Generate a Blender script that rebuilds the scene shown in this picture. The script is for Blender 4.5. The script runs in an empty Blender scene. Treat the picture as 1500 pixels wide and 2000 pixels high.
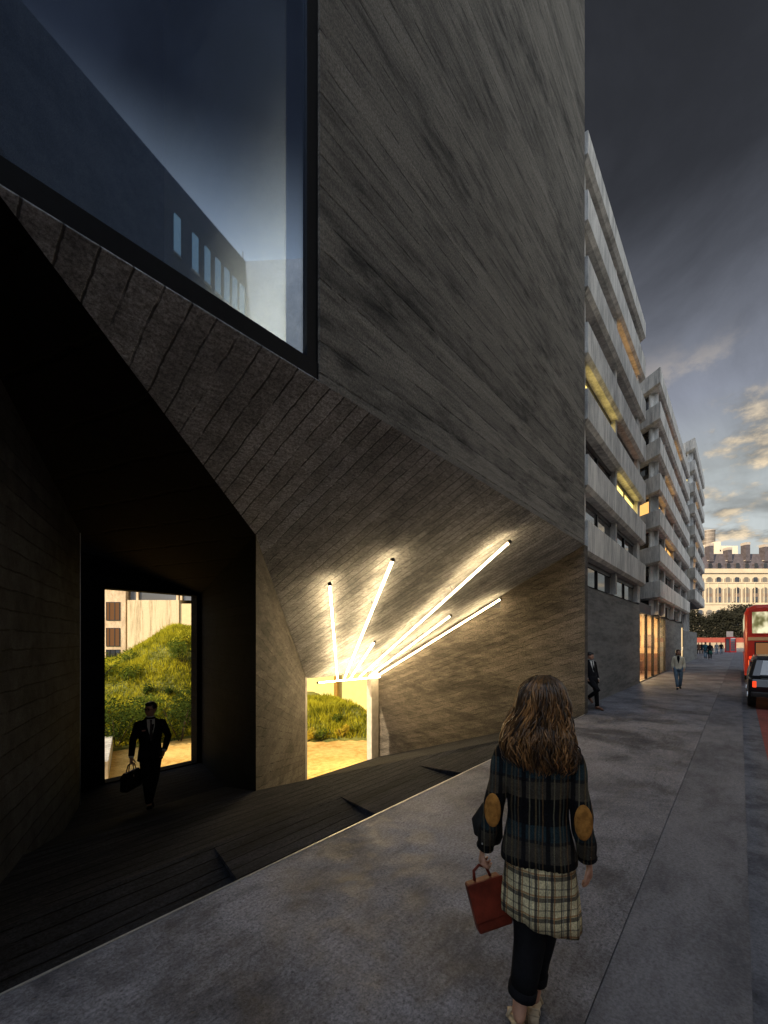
import bpy, bmesh, math, random
import numpy as np
from mathutils import Vector, Matrix, noise as mnoise
R = math.radians
rnd = random.Random(7)
S = bpy.context.scene
COL = S.collection

# ------------------------------------------------------------------ camera
ANG = R(39.27)                       # street axis is +X, the building lies on the +Y side
FW = Vector((math.cos(ANG), math.sin(ANG), 0)); RT = Vector((math.sin(ANG), -math.cos(ANG), 0))
EYE = Vector((0, -3.226, 2.0))
cd = bpy.data.cameras.new('camera'); cam = bpy.data.objects.new('camera', cd); COL.objects.link(cam)
cd.sensor_fit = 'HORIZONTAL'; cd.sensor_width = 36; cd.lens = 36 * 850 / 1500
cd.shift_y = 250 / 1500; cd.clip_start = 0.05; cd.clip_end = 2000
cam.location = EYE; cam.rotation_euler = (R(90), 0, ANG - R(90))
S.camera = cam
S.cycles.use_denoising = True
S.cycles.max_bounces = 8; S.cycles.diffuse_bounces = 4; S.cycles.sample_clamp_indirect = 6

# ------------------------------------------------------------------ sky and sun
SUN_DIR = Vector((-.85, .20, .48)).normalized()
def build_world():
    w = bpy.data.worlds.new('World'); S.world = w; w.use_nodes = True
    nt = w.node_tree; nt.nodes.clear(); N = nt.nodes; L = nt.links
    def nd(t, **k):
        n = N.new(t)
        for a, b in k.items(): setattr(n, a, b)
        return n
    def math_(op, a, b=None, c=None, clamp=False):
        n = nd('ShaderNodeMath', operation=op, use_clamp=clamp)
        for i, v in enumerate((a, b, c)):
            if v is None: continue
            if isinstance(v, (int, float)): n.inputs[i].default_value = v
            else: L.new(v, n.inputs[i])
        return n.outputs[0]
    out = nd('ShaderNodeOutputWorld'); bg = nd('ShaderNodeBackground'); L.new(bg.outputs[0], out.inputs[0])
    sky = nd('ShaderNodeTexSky', sky_type='NISHITA', sun_disc=False)
    sky.sun_elevation = math.asin(SUN_DIR.z); sky.sun_rotation = math.atan2(SUN_DIR.x, SUN_DIR.y)
    sky.air_density = 1.2; sky.dust_density = 2.5
    hs = nd('ShaderNodeHueSaturation'); hs.inputs['Saturation'].default_value = .20; hs.inputs['Value'].default_value = 1
    L.new(sky.outputs[0], hs.inputs['Color'])
    tc = nd('ShaderNodeTexCoord'); sp = nd('ShaderNodeSeparateXYZ'); L.new(tc.outputs['Generated'], sp.inputs[0])
    z = sp.outputs[2]
    # heavy evening cloud deck overhead, thinning towards the horizon
    deck = nd('ShaderNodeValToRGB'); L.new(z, deck.inputs[0]); cr = deck.color_ramp
    pts = [(0.0, .74), (.16, .80), (.30, .80), (.42, .60), (.55, .33), (.66, .165), (1.0, .125)]
    cr.elements[0].position = 0; cr.elements[1].position = 1
    for p, v in pts[1:-1]: cr.elements.new(p)
    for e, (p, v) in zip(cr.elements, pts): e.color = (v * .97, v * 1.0, v * (.97 if p < .35 else 1.13), 1)
    tint = nd('ShaderNodeMix', data_type='RGBA', blend_type='MULTIPLY'); tint.inputs[0].default_value = 1
    n0 = nd('ShaderNodeTexNoise'); n0.inputs['Scale'].default_value = 2.2; n0.inputs['Detail'].default_value = 8; n0.inputs['Roughness'].default_value = .62; n0.inputs['Distortion'].default_value = .5
    L.new(tc.outputs['Generated'], n0.inputs['Vector'])
    v0 = nd('ShaderNodeMapRange', interpolation_type='SMOOTHSTEP'); L.new(n0.outputs[0], v0.inputs[0]); v0.inputs[1].default_value = .34; v0.inputs[2].default_value = .66; v0.inputs[3].default_value = .74; v0.inputs[4].default_value = 1.26
    hv = nd('ShaderNodeVectorMath', operation='SCALE'); L.new(hs.outputs[0], hv.inputs[0]); L.new(v0.outputs[0], hv.inputs['Scale'])
    L.new(hv.outputs[0], tint.inputs[6]); L.new(deck.outputs[0], tint.inputs[7])
    # fill glow added to the sky, low over the other side of the street and behind the viewer
    fl = nd('ShaderNodeVectorMath', operation='MULTIPLY'); L.new(tc.outputs['Generated'], fl.inputs[0]); fl.inputs[1].default_value = (1, 1, 0)
    vn = nd('ShaderNodeVectorMath', operation='NORMALIZE'); L.new(fl.outputs[0], vn.inputs[0])
    dp = nd('ShaderNodeVectorMath', operation='DOT_PRODUCT'); L.new(vn.outputs[0], dp.inputs[0]); dp.inputs[1].default_value = Vector((-.05, -1, 0)).normalized()
    mr = nd('ShaderNodeMapRange', interpolation_type='SMOOTHSTEP'); L.new(dp.outputs['Value'], mr.inputs[0])
    mr.inputs[1].default_value = .25; mr.inputs[2].default_value = .95
    me = nd('ShaderNodeMapRange', interpolation_type='SMOOTHSTEP'); L.new(z, me.inputs[0]); me.inputs[1].default_value = .76; me.inputs[2].default_value = .50
    glow = nd('ShaderNodeMix', data_type='RGBA'); L.new(math_('MULTIPLY', mr.outputs[0], me.outputs[0]), glow.inputs[0])
    L.new(tint.outputs[2], glow.inputs[6]); glow.inputs[7].default_value = (12.5, 12.8, 12.2, 1)
    dq = nd('ShaderNodeVectorMath', operation='DOT_PRODUCT'); L.new(vn.outputs[0], dq.inputs[0]); dq.inputs[1].default_value = Vector((-1, -.30, 0)).normalized()
    mq = nd('ShaderNodeMapRange', interpolation_type='SMOOTHSTEP'); L.new(dq.outputs['Value'], mq.inputs[0]); mq.inputs[1].default_value = .22; mq.inputs[2].default_value = .85
    glow2 = nd('ShaderNodeMix', data_type='RGBA'); L.new(mq.outputs[0], glow2.inputs[0]); L.new(glow.outputs[2], glow2.inputs[6]); glow2.inputs[7].default_value = (13.5, 15.5, 19, 1)
    glow = glow2
    # clouds: noise on a flat layer above the street
    zc = math_('MAXIMUM', z, .03)
    dv = nd('ShaderNodeVectorMath', operation='DIVIDE'); L.new(tc.outputs['Generated'], dv.inputs[0])
    cb = nd('ShaderNodeCombineXYZ')
    zz = math_('ADD', zc, .12)
    for i in range(3): L.new(zz, cb.inputs[i])
    L.new(cb.outputs[0], dv.inputs[1])
    mp = nd('ShaderNodeMapping'); L.new(dv.outputs[0], mp.inputs[0])
    mp.inputs['Location'].default_value = (3.1, 1.7, 0); mp.inputs['Scale'].default_value = (2.1, 2.6, 1)
    n1 = nd('ShaderNodeTexNoise'); n1.inputs['Scale'].default_value = 1.15; n1.inputs['Detail'].default_value = 9; n1.inputs['Roughness'].default_value = .58
    L.new(mp.outputs[0], n1.inputs['Vector'])
    c1 = nd('ShaderNodeMapRange', interpolation_type='SMOOTHSTEP'); L.new(n1.outputs[0], c1.inputs[0])
    c1.inputs[1].default_value = .50; c1.inputs[2].default_value = .62
    low = nd('ShaderNodeMapRange', interpolation_type='SMOOTHSTEP'); L.new(z, low.inputs[0])
    low.inputs[1].default_value = .52; low.inputs[2].default_value = .30
    amt = math_('MULTIPLY', c1.outputs[0], low.outputs[0])
    amt = math_('MULTIPLY', amt, .95)
    # lit upper edges and grey bellies
    mp2 = nd('ShaderNodeMapping'); L.new(mp.outputs[0], mp2.inputs[0]); mp2.inputs['Location'].default_value = (.16, -.10, 0)
    n2 = nd('ShaderNodeTexNoise'); n2.inputs['Scale'].default_value = 1.15; n2.inputs['Detail'].default_value = 9; n2.inputs['Roughness'].default_value = .58
    L.new(mp2.outputs[0], n2.inputs['Vector'])
    df = math_('SUBTRACT', n1.outputs[0], n2.outputs[0])
    lit = nd('ShaderNodeMapRange'); L.new(df, lit.inputs[0]); lit.inputs[1].default_value = -.05; lit.inputs[2].default_value = .09
    cc = nd('ShaderNodeMix', data_type='RGBA'); L.new(lit.outputs[0], cc.inputs[0])
    cc.inputs[6].default_value = (1.9, 1.85, 1.75, 1); cc.inputs[7].default_value = (8.2, 6.6, 4.5, 1)
    mx = nd('ShaderNodeMix', data_type='RGBA'); L.new(amt, mx.inputs[0]); L.new(glow.outputs[2], mx.inputs[6]); L.new(cc.outputs[2], mx.inputs[7])
    # slate grey bank low down
    n3 = nd('ShaderNodeTexNoise'); n3.inputs['Scale'].default_value = 2.6; n3.inputs['Detail'].default_value = 7; n3.inputs['Roughness'].default_value = .55; n3.inputs['Distortion'].default_value = .3
    m3 = nd('ShaderNodeMapping'); m3.inputs['Scale'].default_value = (1, 1, 3.2); L.new(tc.outputs['Generated'], m3.inputs[0]); L.new(m3.outputs[0], n3.inputs['Vector'])
    b1_ = nd('ShaderNodeMapRange', interpolation_type='SMOOTHSTEP'); L.new(n3.outputs[0], b1_.inputs[0]); b1_.inputs[1].default_value = .40; b1_.inputs[2].default_value = .56
    b2_ = nd('ShaderNodeMapRange', interpolation_type='SMOOTHSTEP'); L.new(z, b2_.inputs[0]); b2_.inputs[1].default_value = .36; b2_.inputs[2].default_value = .20
    bank = nd('ShaderNodeMix', data_type='RGBA'); L.new(math_('MULTIPLY', math_('MULTIPLY', b1_.outputs[0], b2_.outputs[0]), .9), bank.inputs[0])
    L.new(mx.outputs[2], bank.inputs[6]); bank.inputs[7].default_value = (1.75, 1.78, 1.72, 1); mx = bank
    L.new(mx.outputs[2], bg.inputs[0]); bg.inputs[1].default_value = .08
build_world()
sl = bpy.data.lights.new('sun', 'SUN'); sl.energy = 5.0; sl.angle = R(.5); sl.color = (1, .80, .53)
so = bpy.data.objects.new('sun', sl); COL.objects.link(so); so.rotation_euler = (-SUN_DIR).to_track_quat('-Z', 'Y').to_euler(); so.location = (-40, 20, 60)
S.view_settings.view_transform = 'Standard'; S.view_settings.look = 'None'
S.view_settings.exposure = .55; S.view_settings.gamma = 1

# ------------------------------------------------------------------ materials
class NT:
    def __init__(s, name):
        s.m = bpy.data.materials.new(name); s.m.use_nodes = True; s.t = s.m.node_tree; s.t.nodes.clear()
        s.out = s.n('ShaderNodeOutputMaterial')
    def n(s, t, **k):
        x = s.t.nodes.new(t)
        for a, b in k.items(): setattr(x, a, b)
        return x
    def l(s, a, b): s.t.links.new(a, b)
    def math(s, op, a, b=None, clamp=False):
        x = s.n('ShaderNodeMath', operation=op, use_clamp=clamp)
        for i, v in enumerate((a, b)):
            if v is None: continue
            if isinstance(v, (int, float)): x.inputs[i].default_value = v
            else: s.l(v, x.inputs[i])
        return x.outputs[0]
    def coord(s, scale=(1, 1, 1), loc=(0, 0, 0), rot=(0, 0, 0), src='Object'):
        tc = s.n('ShaderNodeTexCoord'); mp = s.n('ShaderNodeMapping'); s.l(tc.outputs[src], mp.inputs[0])
        mp.inputs['Scale'].default_value = scale; mp.inputs['Location'].default_value = loc; mp.inputs['Rotation'].default_value = rot
        return mp.outputs[0]
    def noise(s, vec, scale=5, detail=6, rough=.6, dist=0):
        x = s.n('ShaderNodeTexNoise'); s.l(vec, x.inputs['Vector'])
        x.inputs['Scale'].default_value = scale; x.inputs['Detail'].default_value = detail
        x.inputs['Roughness'].default_value = rough; x.inputs['Distortion'].default_value = dist
        return x.outputs[0]
    def rng(s, v, a, b, c=0., d=1., smooth=True):
        x = s.n('ShaderNodeMapRange', interpolation_type='SMOOTHSTEP' if smooth else 'LINEAR'); s.l(v, x.inputs[0])
        for i, q in enumerate((a, b, c, d)): x.inputs[1 + i].default_value = q
        return x.outputs[0]
    def mix(s, f, a, b, blend='MIX'):
        x = s.n('ShaderNodeMix', data_type='RGBA', blend_type=blend)
        for i, v in ((0, f), (6, a), (7, b)):
            if isinstance(v, (int, float)): x.inputs[i].default_value = v
            elif isinstance(v, tuple): x.inputs[i].default_value = v if len(v) == 4 else v + (1,)
            else: s.l(v, x.inputs[i])
        return x.outputs[2]
    def bsdf(s, col, rough=.7, bump=None, bstr=.5, bdist=.02, metal=0, spec=.5, **kw):
        b = s.n('ShaderNodeBsdfPrincipled')
        if isinstance(col, tuple): b.inputs['Base Color'].default_value = col if len(col) == 4 else col + (1,)
        else: s.l(col, b.inputs['Base Color'])
        if isinstance(rough, (int, float)): b.inputs['Roughness'].default_value = rough
        else: s.l(rough, b.inputs['Roughness'])
        b.inputs['Metallic'].default_value = metal; b.inputs['Specular IOR Level'].default_value = spec
        for k, v in kw.items(): b.inputs[k].default_value = v
        if bump is not None:
            bn = s.n('ShaderNodeBump'); bn.inputs['Strength'].default_value = bstr; bn.inputs['Distance'].default_value = bdist
            s.l(bump, bn.inputs['Height']); s.l(bn.outputs[0], b.inputs['Normal'])
        s.l(b.outputs[0], s.out.inputs[0]); return b

def sc(c, k): return tuple(min(1, x * k) for x in c)

def plain(name, col, rough=.6, var=.25, scale=12, metal=0, spec=.5, bump=.15, **kw):
    t = NT(name); v = t.coord()
    n = t.noise(v, scale, 5)
    c = t.mix(t.rng(n, .3, .7), sc(col, 1 - var), sc(col, 1 + var))
    t.bsdf(c, rough, n, bump, .01, metal, spec, **kw); return t.m

def emit(name, col, st):
    t = NT(name); e = t.n('ShaderNodeEmission'); e.inputs[0].default_value = col + (1,); e.inputs[1].default_value = st
    t.l(e.outputs[0], t.out.inputs[0]); return t.m

def concrete(name, c0, c1, stretch=(1, 1, 1), seams=None, pitch=.2, wob=.03, bump=.6, grain=(9, 9, 9), rough=.85, stain=1.0, bdist=.02, gdep=.55, fine=40, spec=.3, gapr=(.34, .50), slope=0, gcol=0, grit=.3):
    """board-marked or plain concrete: blotches, streaks along `stretch`, optional board joints across axis `seams`"""
    t = NT(name)
    v = t.coord(stretch)
    big = t.noise(v, .9, 8, .62, .3); med = t.noise(v, 4.2, 8, .65)
    vo = t.coord(); spk = t.noise(vo, 55, 3, .7)
    f = t.math('ADD', t.math('MULTIPLY', big, .55 * stain), t.math('MULTIPLY', med, .45))
    col = t.mix(t.rng(f, .34, .62), c0, c1)
    col = t.mix(t.rng(spk, .62, .74, 0, .5), col, sc(c0, .5))
    g = t.noise(t.coord(grain), 1.0, 7, .7)
    gn = t.noise(vo, 38, 6, .85); col = t.mix(1.0, col, t.rng(gn, .34, .66, 1 - grit * .95, 1 + grit), 'MULTIPLY')
    h0 = gn
    if gcol: col = t.mix(t.math('MULTIPLY', t.rng(g, .56, .36), gcol), col, sc(c0, .35))
    h = t.math('ADD', t.math('MULTIPLY', g, 1.0), t.math('MULTIPLY', gn, .6))
    h = t.math('ADD', h, t.math('MULTIPLY', med, .6))
    if seams is not None:
        sp = t.n('ShaderNodeSeparateXYZ'); t.l(vo, sp.inputs[0])
        wv = t.noise(t.coord((1.3, 1.3, 1.3)), 1.6, 4, .6)
        q = t.math('ADD', sp.outputs[seams], t.math('MULTIPLY', t.math('SUBTRACT', wv, .5), wob * 2))
        if slope: q = t.math('ADD', q, t.math('MULTIPLY', sp.outputs[1], slope))
        q = t.math('DIVIDE', q, pitch)
        fr = t.math('FRACT', q); fl = t.math('FLOOR', q)
        d = t.math('ABSOLUTE', t.math('SUBTRACT', fr, .5))
        jag = t.noise(t.coord((14, 14, 14)), 1.5, 3, .7)
        edge = t.math('ADD', d, t.math('MULTIPLY', t.math('SUBTRACT', jag, .5), .05))
        seam = t.rng(edge, .44, .478)
        gap = t.rng(t.noise(t.coord((2, 2, 2)), 1.4, 3), *gapr)      # joints fade in and out
        seam = t.math('MULTIPLY', seam, gap)
        wn = t.n('ShaderNodeTexWhiteNoise', noise_dimensions='1D'); t.l(fl, wn.inputs['W'])
        brd = t.math('ADD', t.math('MULTIPLY', wn.outputs['Value'], .35), .82)
        col = t.mix(1.0, col, brd, 'MULTIPLY')
        col = t.mix(t.math('MULTIPLY', seam, gdep), col, sc(c0, .25))
        h = t.math('SUBTRACT', h, t.math('MULTIPLY', seam, 1.6))
        h = t.math('ADD', h, t.math('MULTIPLY', wn.outputs['Value'], .8))
    t.bsdf(col, rough, h, bump, bdist, 0, spec); return t.m

M = {}
M['wall'] = concrete('facade_concrete', (.012, .0112, .0095), (.170, .157, .132), (.45, .5, 1.7), 2, .31, .015, .7, (.8, 2, 11), gdep=.45, gapr=(.42, .6), stain=1.2, gcol=.30, bdist=.03, grit=.55)
M['ceiling'] = concrete('board_ceiling_concrete', (.30, .315, .345), (.70, .72, .75), (1, .6, 1), 0, .205, .035, 1.0, (7, 34, 34), bdist=.13, fine=70, gdep=1.0, gcol=.45, grit=.6)
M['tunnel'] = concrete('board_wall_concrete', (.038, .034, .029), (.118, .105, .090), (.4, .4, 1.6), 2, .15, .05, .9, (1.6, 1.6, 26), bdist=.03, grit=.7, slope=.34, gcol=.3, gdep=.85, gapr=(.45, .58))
M['dark'] = concrete('shade_black_concrete', (.0022, .0024, .0030), (.006, .0065, .0075), (1, 1, 1), 2, .16, .02, .8, (5, 5, 28), spec=.08)  # near-black colour carries the shade of the left recess
M['darkside'] = concrete('dark_side_concrete', (.011, .0115, .0125), (.042, .042, .043), (1, 1, 1), 2, .19, .03, .9, (5, 5, 28), spec=.12)  # side wall colour also darkened for the recess shade
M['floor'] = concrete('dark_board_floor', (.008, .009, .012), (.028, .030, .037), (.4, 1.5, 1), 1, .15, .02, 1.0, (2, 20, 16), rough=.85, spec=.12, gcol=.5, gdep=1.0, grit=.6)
def pavement_mat():
    t = NT('pavement_concrete'); v = t.coord()
    a = t.noise(v, .75, 9, .66, .4); b = t.noise(v, 3.3, 8, .7, .2); c = t.noise(t.coord((1, 4, 1), rot=(0, 0, .5)), 5, 7, .7)
    f = t.math('ADD', t.math('MULTIPLY', a, .6), t.math('ADD', t.math('MULTIPLY', b, .22), t.math('MULTIPLY', c, .18)))
    col = t.mix(t.rng(f, .38, .62), (.030, .031, .040), (.20, .20, .222))
    vo = t.n('ShaderNodeTexVoronoi'); vo.inputs['Scale'].default_value = 4.2; t.l(t.coord((1, 1.7, 1), rot=(0, 0, .7)), vo.inputs['Vector'])
    pit = t.math('SUBTRACT', 1, t.rng(t.math('ADD', vo.outputs['Distance'], t.math('MULTIPLY', t.math('SUBTRACT', t.noise(v, 30, 3), .5), .12)), .03, .085))
    keep = t.rng(t.noise(v, 2.1, 3), .48, .58)
    pit = t.math('MULTIPLY', pit, keep)
    col = t.mix(t.math('MULTIPLY', pit, .85), col, (.02, .02, .024))
    h = t.math('SUBTRACT', t.math('ADD', t.math('MULTIPLY', t.noise(v, 60, 5, .75), .5), t.math('MULTIPLY', b, 1.2)), t.math('MULTIPLY', pit, 1.5))
    gr = t.noise(v, 26, 5, .8); col = t.mix(t.rng(gr, .52, .66, 0, .75), col, (.022, .022, .027))
    g2 = t.noise(v, 45, 6, .85); col = t.mix(1.0, col, t.rng(g2, .34, .66, .45, 1.5), 'MULTIPLY')
    st = t.noise(t.coord((.5, 1.6, 1), rot=(0, 0, .35)), 1.7, 8, .75, 1.2); col = t.mix(t.rng(st, .54, .66, 0, .5), col, (.035, .035, .042))
    lt = t.noise(v, 11, 6, .75); col = t.mix(t.rng(lt, .58, .72, 0, .35), col, (.30, .30, .32))
    r = t.rng(b, .3, .7, .5, .8)
    t.bsdf(col, r, h, .45, .02, 0, .4); return t.m
M['pave'] = pavement_mat()
M['kerb'] = concrete('kerb_stone', (.06, .061, .072), (.15, .15, .165), (.5, 1, 1), None, bump=.35, grain=(14, 14, 14))
M['asphalt'] = concrete('asphalt', (.05, .05, .06), (.16, .16, .175), (1, 1, 1), None, bump=.5, grain=(60, 60, 60))
M['redlane'] = concrete('red_lane_asphalt', (.16, .045, .038), (.26, .07, .055), (1, 1, 1), None, bump=.5, grain=(60, 60, 60))
M['band'] = concrete('pale_facade_concrete', (.28, .28, .265), (.68, .665, .61), (1.6, 1.6, .35), None, bump=.2, grain=(6, 6, 2), stain=1.0, grit=.2)
M['basewall'] = concrete('base_wall_concrete', (.09, .09, .088), (.20, .20, .19), (.35, .4, 2.4), None, bump=.3, grain=(1.5, 2, 18))
M['frame'] = plain('dark_metal', (.012, .012, .013), .4, .2, 20, spec=.4)
M['steel'] = plain('steel_edge', (.42, .41, .38), .4, .15, 30, .6)
M['trimdark'] = plain('frame_bronze', (.003, .0035, .005), .6, .2, 20, spec=.15)
M['inner'] = plain('room_wall_paint', (.62, .60, .55), .8, .06, 3)
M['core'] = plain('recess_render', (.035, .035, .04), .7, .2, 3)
def glass_mirror():
    t = NT('coated_glass'); g = t.n('ShaderNodeBsdfGlossy'); g.inputs['Roughness'].default_value = .004; g.inputs[0].default_value = (.55, .70, .98, 1)
    tr = t.n('ShaderNodeBsdfTransparent'); tr.inputs[0].default_value = (.80, .84, .84, 1)
    mx = t.n('ShaderNodeMixShader'); mx.inputs[0].default_value = .52; t.l(tr.outputs[0], mx.inputs[1]); t.l(g.outputs[0], mx.inputs[2])
    t.l(mx.outputs[0], t.out.inputs[0]); return t.m
M['mirror'] = glass_mirror()
def shop_glass():
    t = NT('shop_glass'); g = t.n('ShaderNodeBsdfGlossy'); g.inputs['Roughness'].default_value = .004
    tr = t.n('ShaderNodeBsdfTransparent'); tr.inputs[0].default_value = (.93, .93, .9, 1)
    mx = t.n('ShaderNodeMixShader'); mx.inputs[0].default_value = .15; t.l(tr.outputs[0], mx.inputs[1]); t.l(g.outputs[0], mx.inputs[2])
    t.l(mx.outputs[0], t.out.inputs[0]); return t.m
M['shopglass'] = shop_glass()
def window_glass(name, base, ref):
    t = NT(name); t.bsdf(base, .03, t.noise(t.coord((.6, .6, .6)), 1.2, 2), .04, .02, 0, ref); return t.m
M['glass'] = window_glass('office_glass', (.018, .02, .024), 1.0)
M['glass2'] = window_glass('office_glass_blind', (.10, .105, .11), .9)
M['lit'] = emit('lit_window', (1, .74, .20), 1.5)
M['litwarm'] = emit('lit_window_warm', (1, .52, .15), .9)
M['litdim'] = emit('lit_window_dim', (1, .45, .18), .16)
M['strip'] = emit('strip_lamp', (1, .73, .38), 34)
M['paleglow'] = emit('lit_window_cool', (.62, .85, .9), .19)

# ------------------------------------------------------------------ mesh helpers
def link(name, me, mats, parent=None, smooth=False):
    o = bpy.data.objects.new(name, me); COL.objects.link(o)
    for m in (mats if isinstance(mats, (list, tuple)) else [mats]): me.materials.append(m)
    if smooth:
        me.polygons.foreach_set('use_smooth', [True] * len(me.polygons))
    if parent is not None:
        o.parent = parent; o.matrix_parent_inverse = (Matrix.Translation(parent.location) @ parent.rotation_euler.to_matrix().to_4x4()).inverted() if parent.parent is None else PARW[parent.name]
    return o
PARW = {}
def tag(o, label=None, cat=None, group=None, kind=None):
    if label: o['label'] = label
    if cat: o['category'] = cat
    if group: o['group'] = group
    if kind: o['kind'] = kind
    return o
def thing(name, label, cat, loc=(0, 0, 0), rz=0, group=None):
    o = bpy.data.objects.new(name, None); COL.objects.link(o); o.location = loc; o.rotation_euler = (0, 0, rz)
    o.empty_display_size = .2
    return tag(o, label, cat, group)
class MB:
    """collects shapes, then links them as ONE mesh object. World coordinates unless the parent is local=True"""
    def __init__(s): s.v = []; s.f = []; s.mi = []
    def add(s, vs, fs, mi=0):
        b = len(s.v); s.v += [tuple(v) for v in vs]; s.f += [tuple(b + i for i in f) for f in fs]; s.mi += [mi] * len(fs); return s
    def box(s, x0, x1, y0, y1, z0, z1, mi=0):
        return s.add([(x0, y0, z0), (x1, y0, z0), (x1, y1, z0), (x0, y1, z0), (x0, y0, z1), (x1, y0, z1), (x1, y1, z1), (x0, y1, z1)],
                     [(0, 3, 2, 1), (4, 5, 6, 7), (0, 1, 5, 4), (1, 2, 6, 5), (2, 3, 7, 6), (3, 0, 4, 7)], mi)
    def obox(s, o, ax, ay, sx0, sx1, sy0, sy1, z0, z1, mi=0):
        """box in the plan frame with origin o and axes ax, ay"""
        pts = []
        for z in (z0, z1):
            for a, b in ((sx0, sy0), (sx1, sy0), (sx1, sy1), (sx0, sy1)):
                pts.append((o[0] + ax[0] * a + ay[0] * b, o[1] + ax[1] * a + ay[1] * b, z))
        return s.add(pts, [(0, 3, 2, 1), (4, 5, 6, 7), (0, 1, 5, 4), (1, 2, 6, 5), (2, 3, 7, 6), (3, 0, 4, 7)], mi)
    def prism(s, rings, mi=0):
        """rings: list of equal-length closed loops, stacked"""
        n = len(rings[0]); vs = [p for r in rings for p in r]; fs = [tuple(reversed(range(n)))]
        for k in range(len(rings) - 1):
            for i in range(n):
                j = (i + 1) % n; fs.append((k * n + i, k * n + j, (k + 1) * n + j, (k + 1) * n + i))
        fs.append(tuple((len(rings) - 1) * n + i for i in range(n)))
        return s.add(vs, fs, mi)
    def slab(s, pts, nrm, th, mi=0):
        """polygon given thickness th along nrm"""
        n = Vector(nrm) * th
        return s.prism([[Vector(p) for p in pts], [Vector(p) + n for p in pts]], mi)
    def tube(s, pts, rad, n=8, mi=0, flat=1.0, ref=None):
        pts = [Vector(p) for p in pts]; rings = []
        rad = rad if isinstance(rad, (list, tuple)) else [rad] * len(pts)
        u = None
        for i, p in enumerate(pts):
            d = (pts[min(i + 1, len(pts) - 1)] - pts[max(i - 1, 0)])
            d = d.normalized() if d.length > 1e-9 else Vector((0, 0, 1))
            if u is None:
                u = Vector(ref) if ref else (Vector((1, 0, 0)) if abs(d.x) < .8 else Vector((0, 1, 0)))
            u = (u - d * u.dot(d)); u = u.normalized() if u.length > 1e-6 else d.orthogonal().normalized()
            w = d.cross(u)
            rings.append([p + (u * math.cos(2 * math.pi * k / n) + w * math.sin(2 * math.pi * k / n) * flat) * rad[i] for k in range(n)])
        return s.prism(rings, mi)
    def loft(s, secs, n=20, mi=0):
        """secs: (cx, cy, z, rx, ry[, power]) horizontal elliptical sections from bottom to top"""
        rings = []
        for q in secs:
            cx, cy, z, rx, ry = q[:5]; pw = q[5] if len(q) > 5 else 1.0
            r = []
            for k in range(n):
                a = 2 * math.pi * k / n; ca, sa = math.cos(a), math.sin(a)
                r.append((cx + rx * math.copysign(abs(ca) ** pw, ca), cy + ry * math.copysign(abs(sa) ** pw, sa), z))
            rings.append(r)
        return s.prism(rings, mi)
    def ball(s, c, r, n=10, mi=0, f=None):
        c = Vector(c); r = r if isinstance(r, (tuple, list)) else (r, r, r)
        rings = []
        m = max(4, n // 2)
        for i in range(m + 1):
            th = math.pi * (i / m) - math.pi / 2; cz = math.sin(th); rr = max(math.cos(th), .02)
            ring = []
            for k in range(n):
                a = 2 * math.pi * k / n; p = Vector((rr * math.cos(a), rr * math.sin(a), cz))
                if f: p = f(p)
                ring.append(c + Vector((p.x * r[0], p.y * r[1], p.z * r[2])))
            rings.append(ring)
        return s.prism(rings, mi)
    def build(s, name, mats, parent=None, smooth=False, bevel=0, fix=True, sub=0):
        me = bpy.data.meshes.new(name); me.from_pydata(s.v, [], s.f); me.update()
        ml = mats if isinstance(mats, (list, tuple)) else [mats]
        if len(ml) > 1: me.polygons.foreach_set('material_index', s.mi)
        if fix:
            b = bmesh.new(); b.from_mesh(me); bmesh.ops.recalc_face_normals(b, faces=b.faces); b.to_mesh(me); b.free()
        o = link(name, me, ml, parent, smooth)
        if bevel:
            m = o.modifiers.new('bevel', 'BEVEL'); m.width = bevel; m.segments = 2; m.limit_method = 'ANGLE'
        if sub:
            m = o.modifiers.new('sub', 'SUBSURF'); m.levels = sub; m.render_levels = sub
        return o
def subparent(o):
    """call on a part so that its own children keep their place"""
    p = o.parent
    PARW[o.name] = (Matrix.Translation(p.location) @ p.rotation_euler.to_matrix().to_4x4() @ o.matrix_parent_inverse).inverted()
    return o

# ------------------------------------------------------------------ ground, pavement, road
def build_ground():
    CY = -2.60
    m = MB()
    # pavement in large cast bays with narrow open joints
    m.box(-30, 300, CY + .0025, 0, -.25, 0)
    m.box(12.77, 300, .002, .42, -.25, -.0015)
    tag(m.build('pavement', M['pave']), 'dark grey cast concrete pavement beside the building', 'pavement', kind='structure')
    tag(MB().box(-30, 300, CY - .68, CY - .0025, -.25, -.003).build('kerb_strip', M['kerb']), 'flat strip of grey kerb stone between pavement and road', 'kerb', kind='structure')
    m = MB().box(-300, 900, -600, CY - .682, -.5, -.07)
    tag(m.build('road', M['asphalt']), 'dark asphalt street', 'road', kind='structure')
    tag(MB().box(-30, 120, -6.6, CY - 1.0, -.066, -.062).build('bus_lane', M['redlane']), 'dull red bus lane along the kerb', 'bus lane', kind='structure')
    m = MB().box(60, 900, .41, 400, -.5, -.02)
    tag(m.build('square_ground', M['pave']), 'grey paved ground beyond the last block', 'ground', kind='structure')
    tag(MB().box(-29, 12.45, -.012, .006, -.2, .006).build('steel_edge', M['steel']), 'thin bright metal edge along the pavement', 'metal edging', kind='structure')
build_ground()

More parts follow.
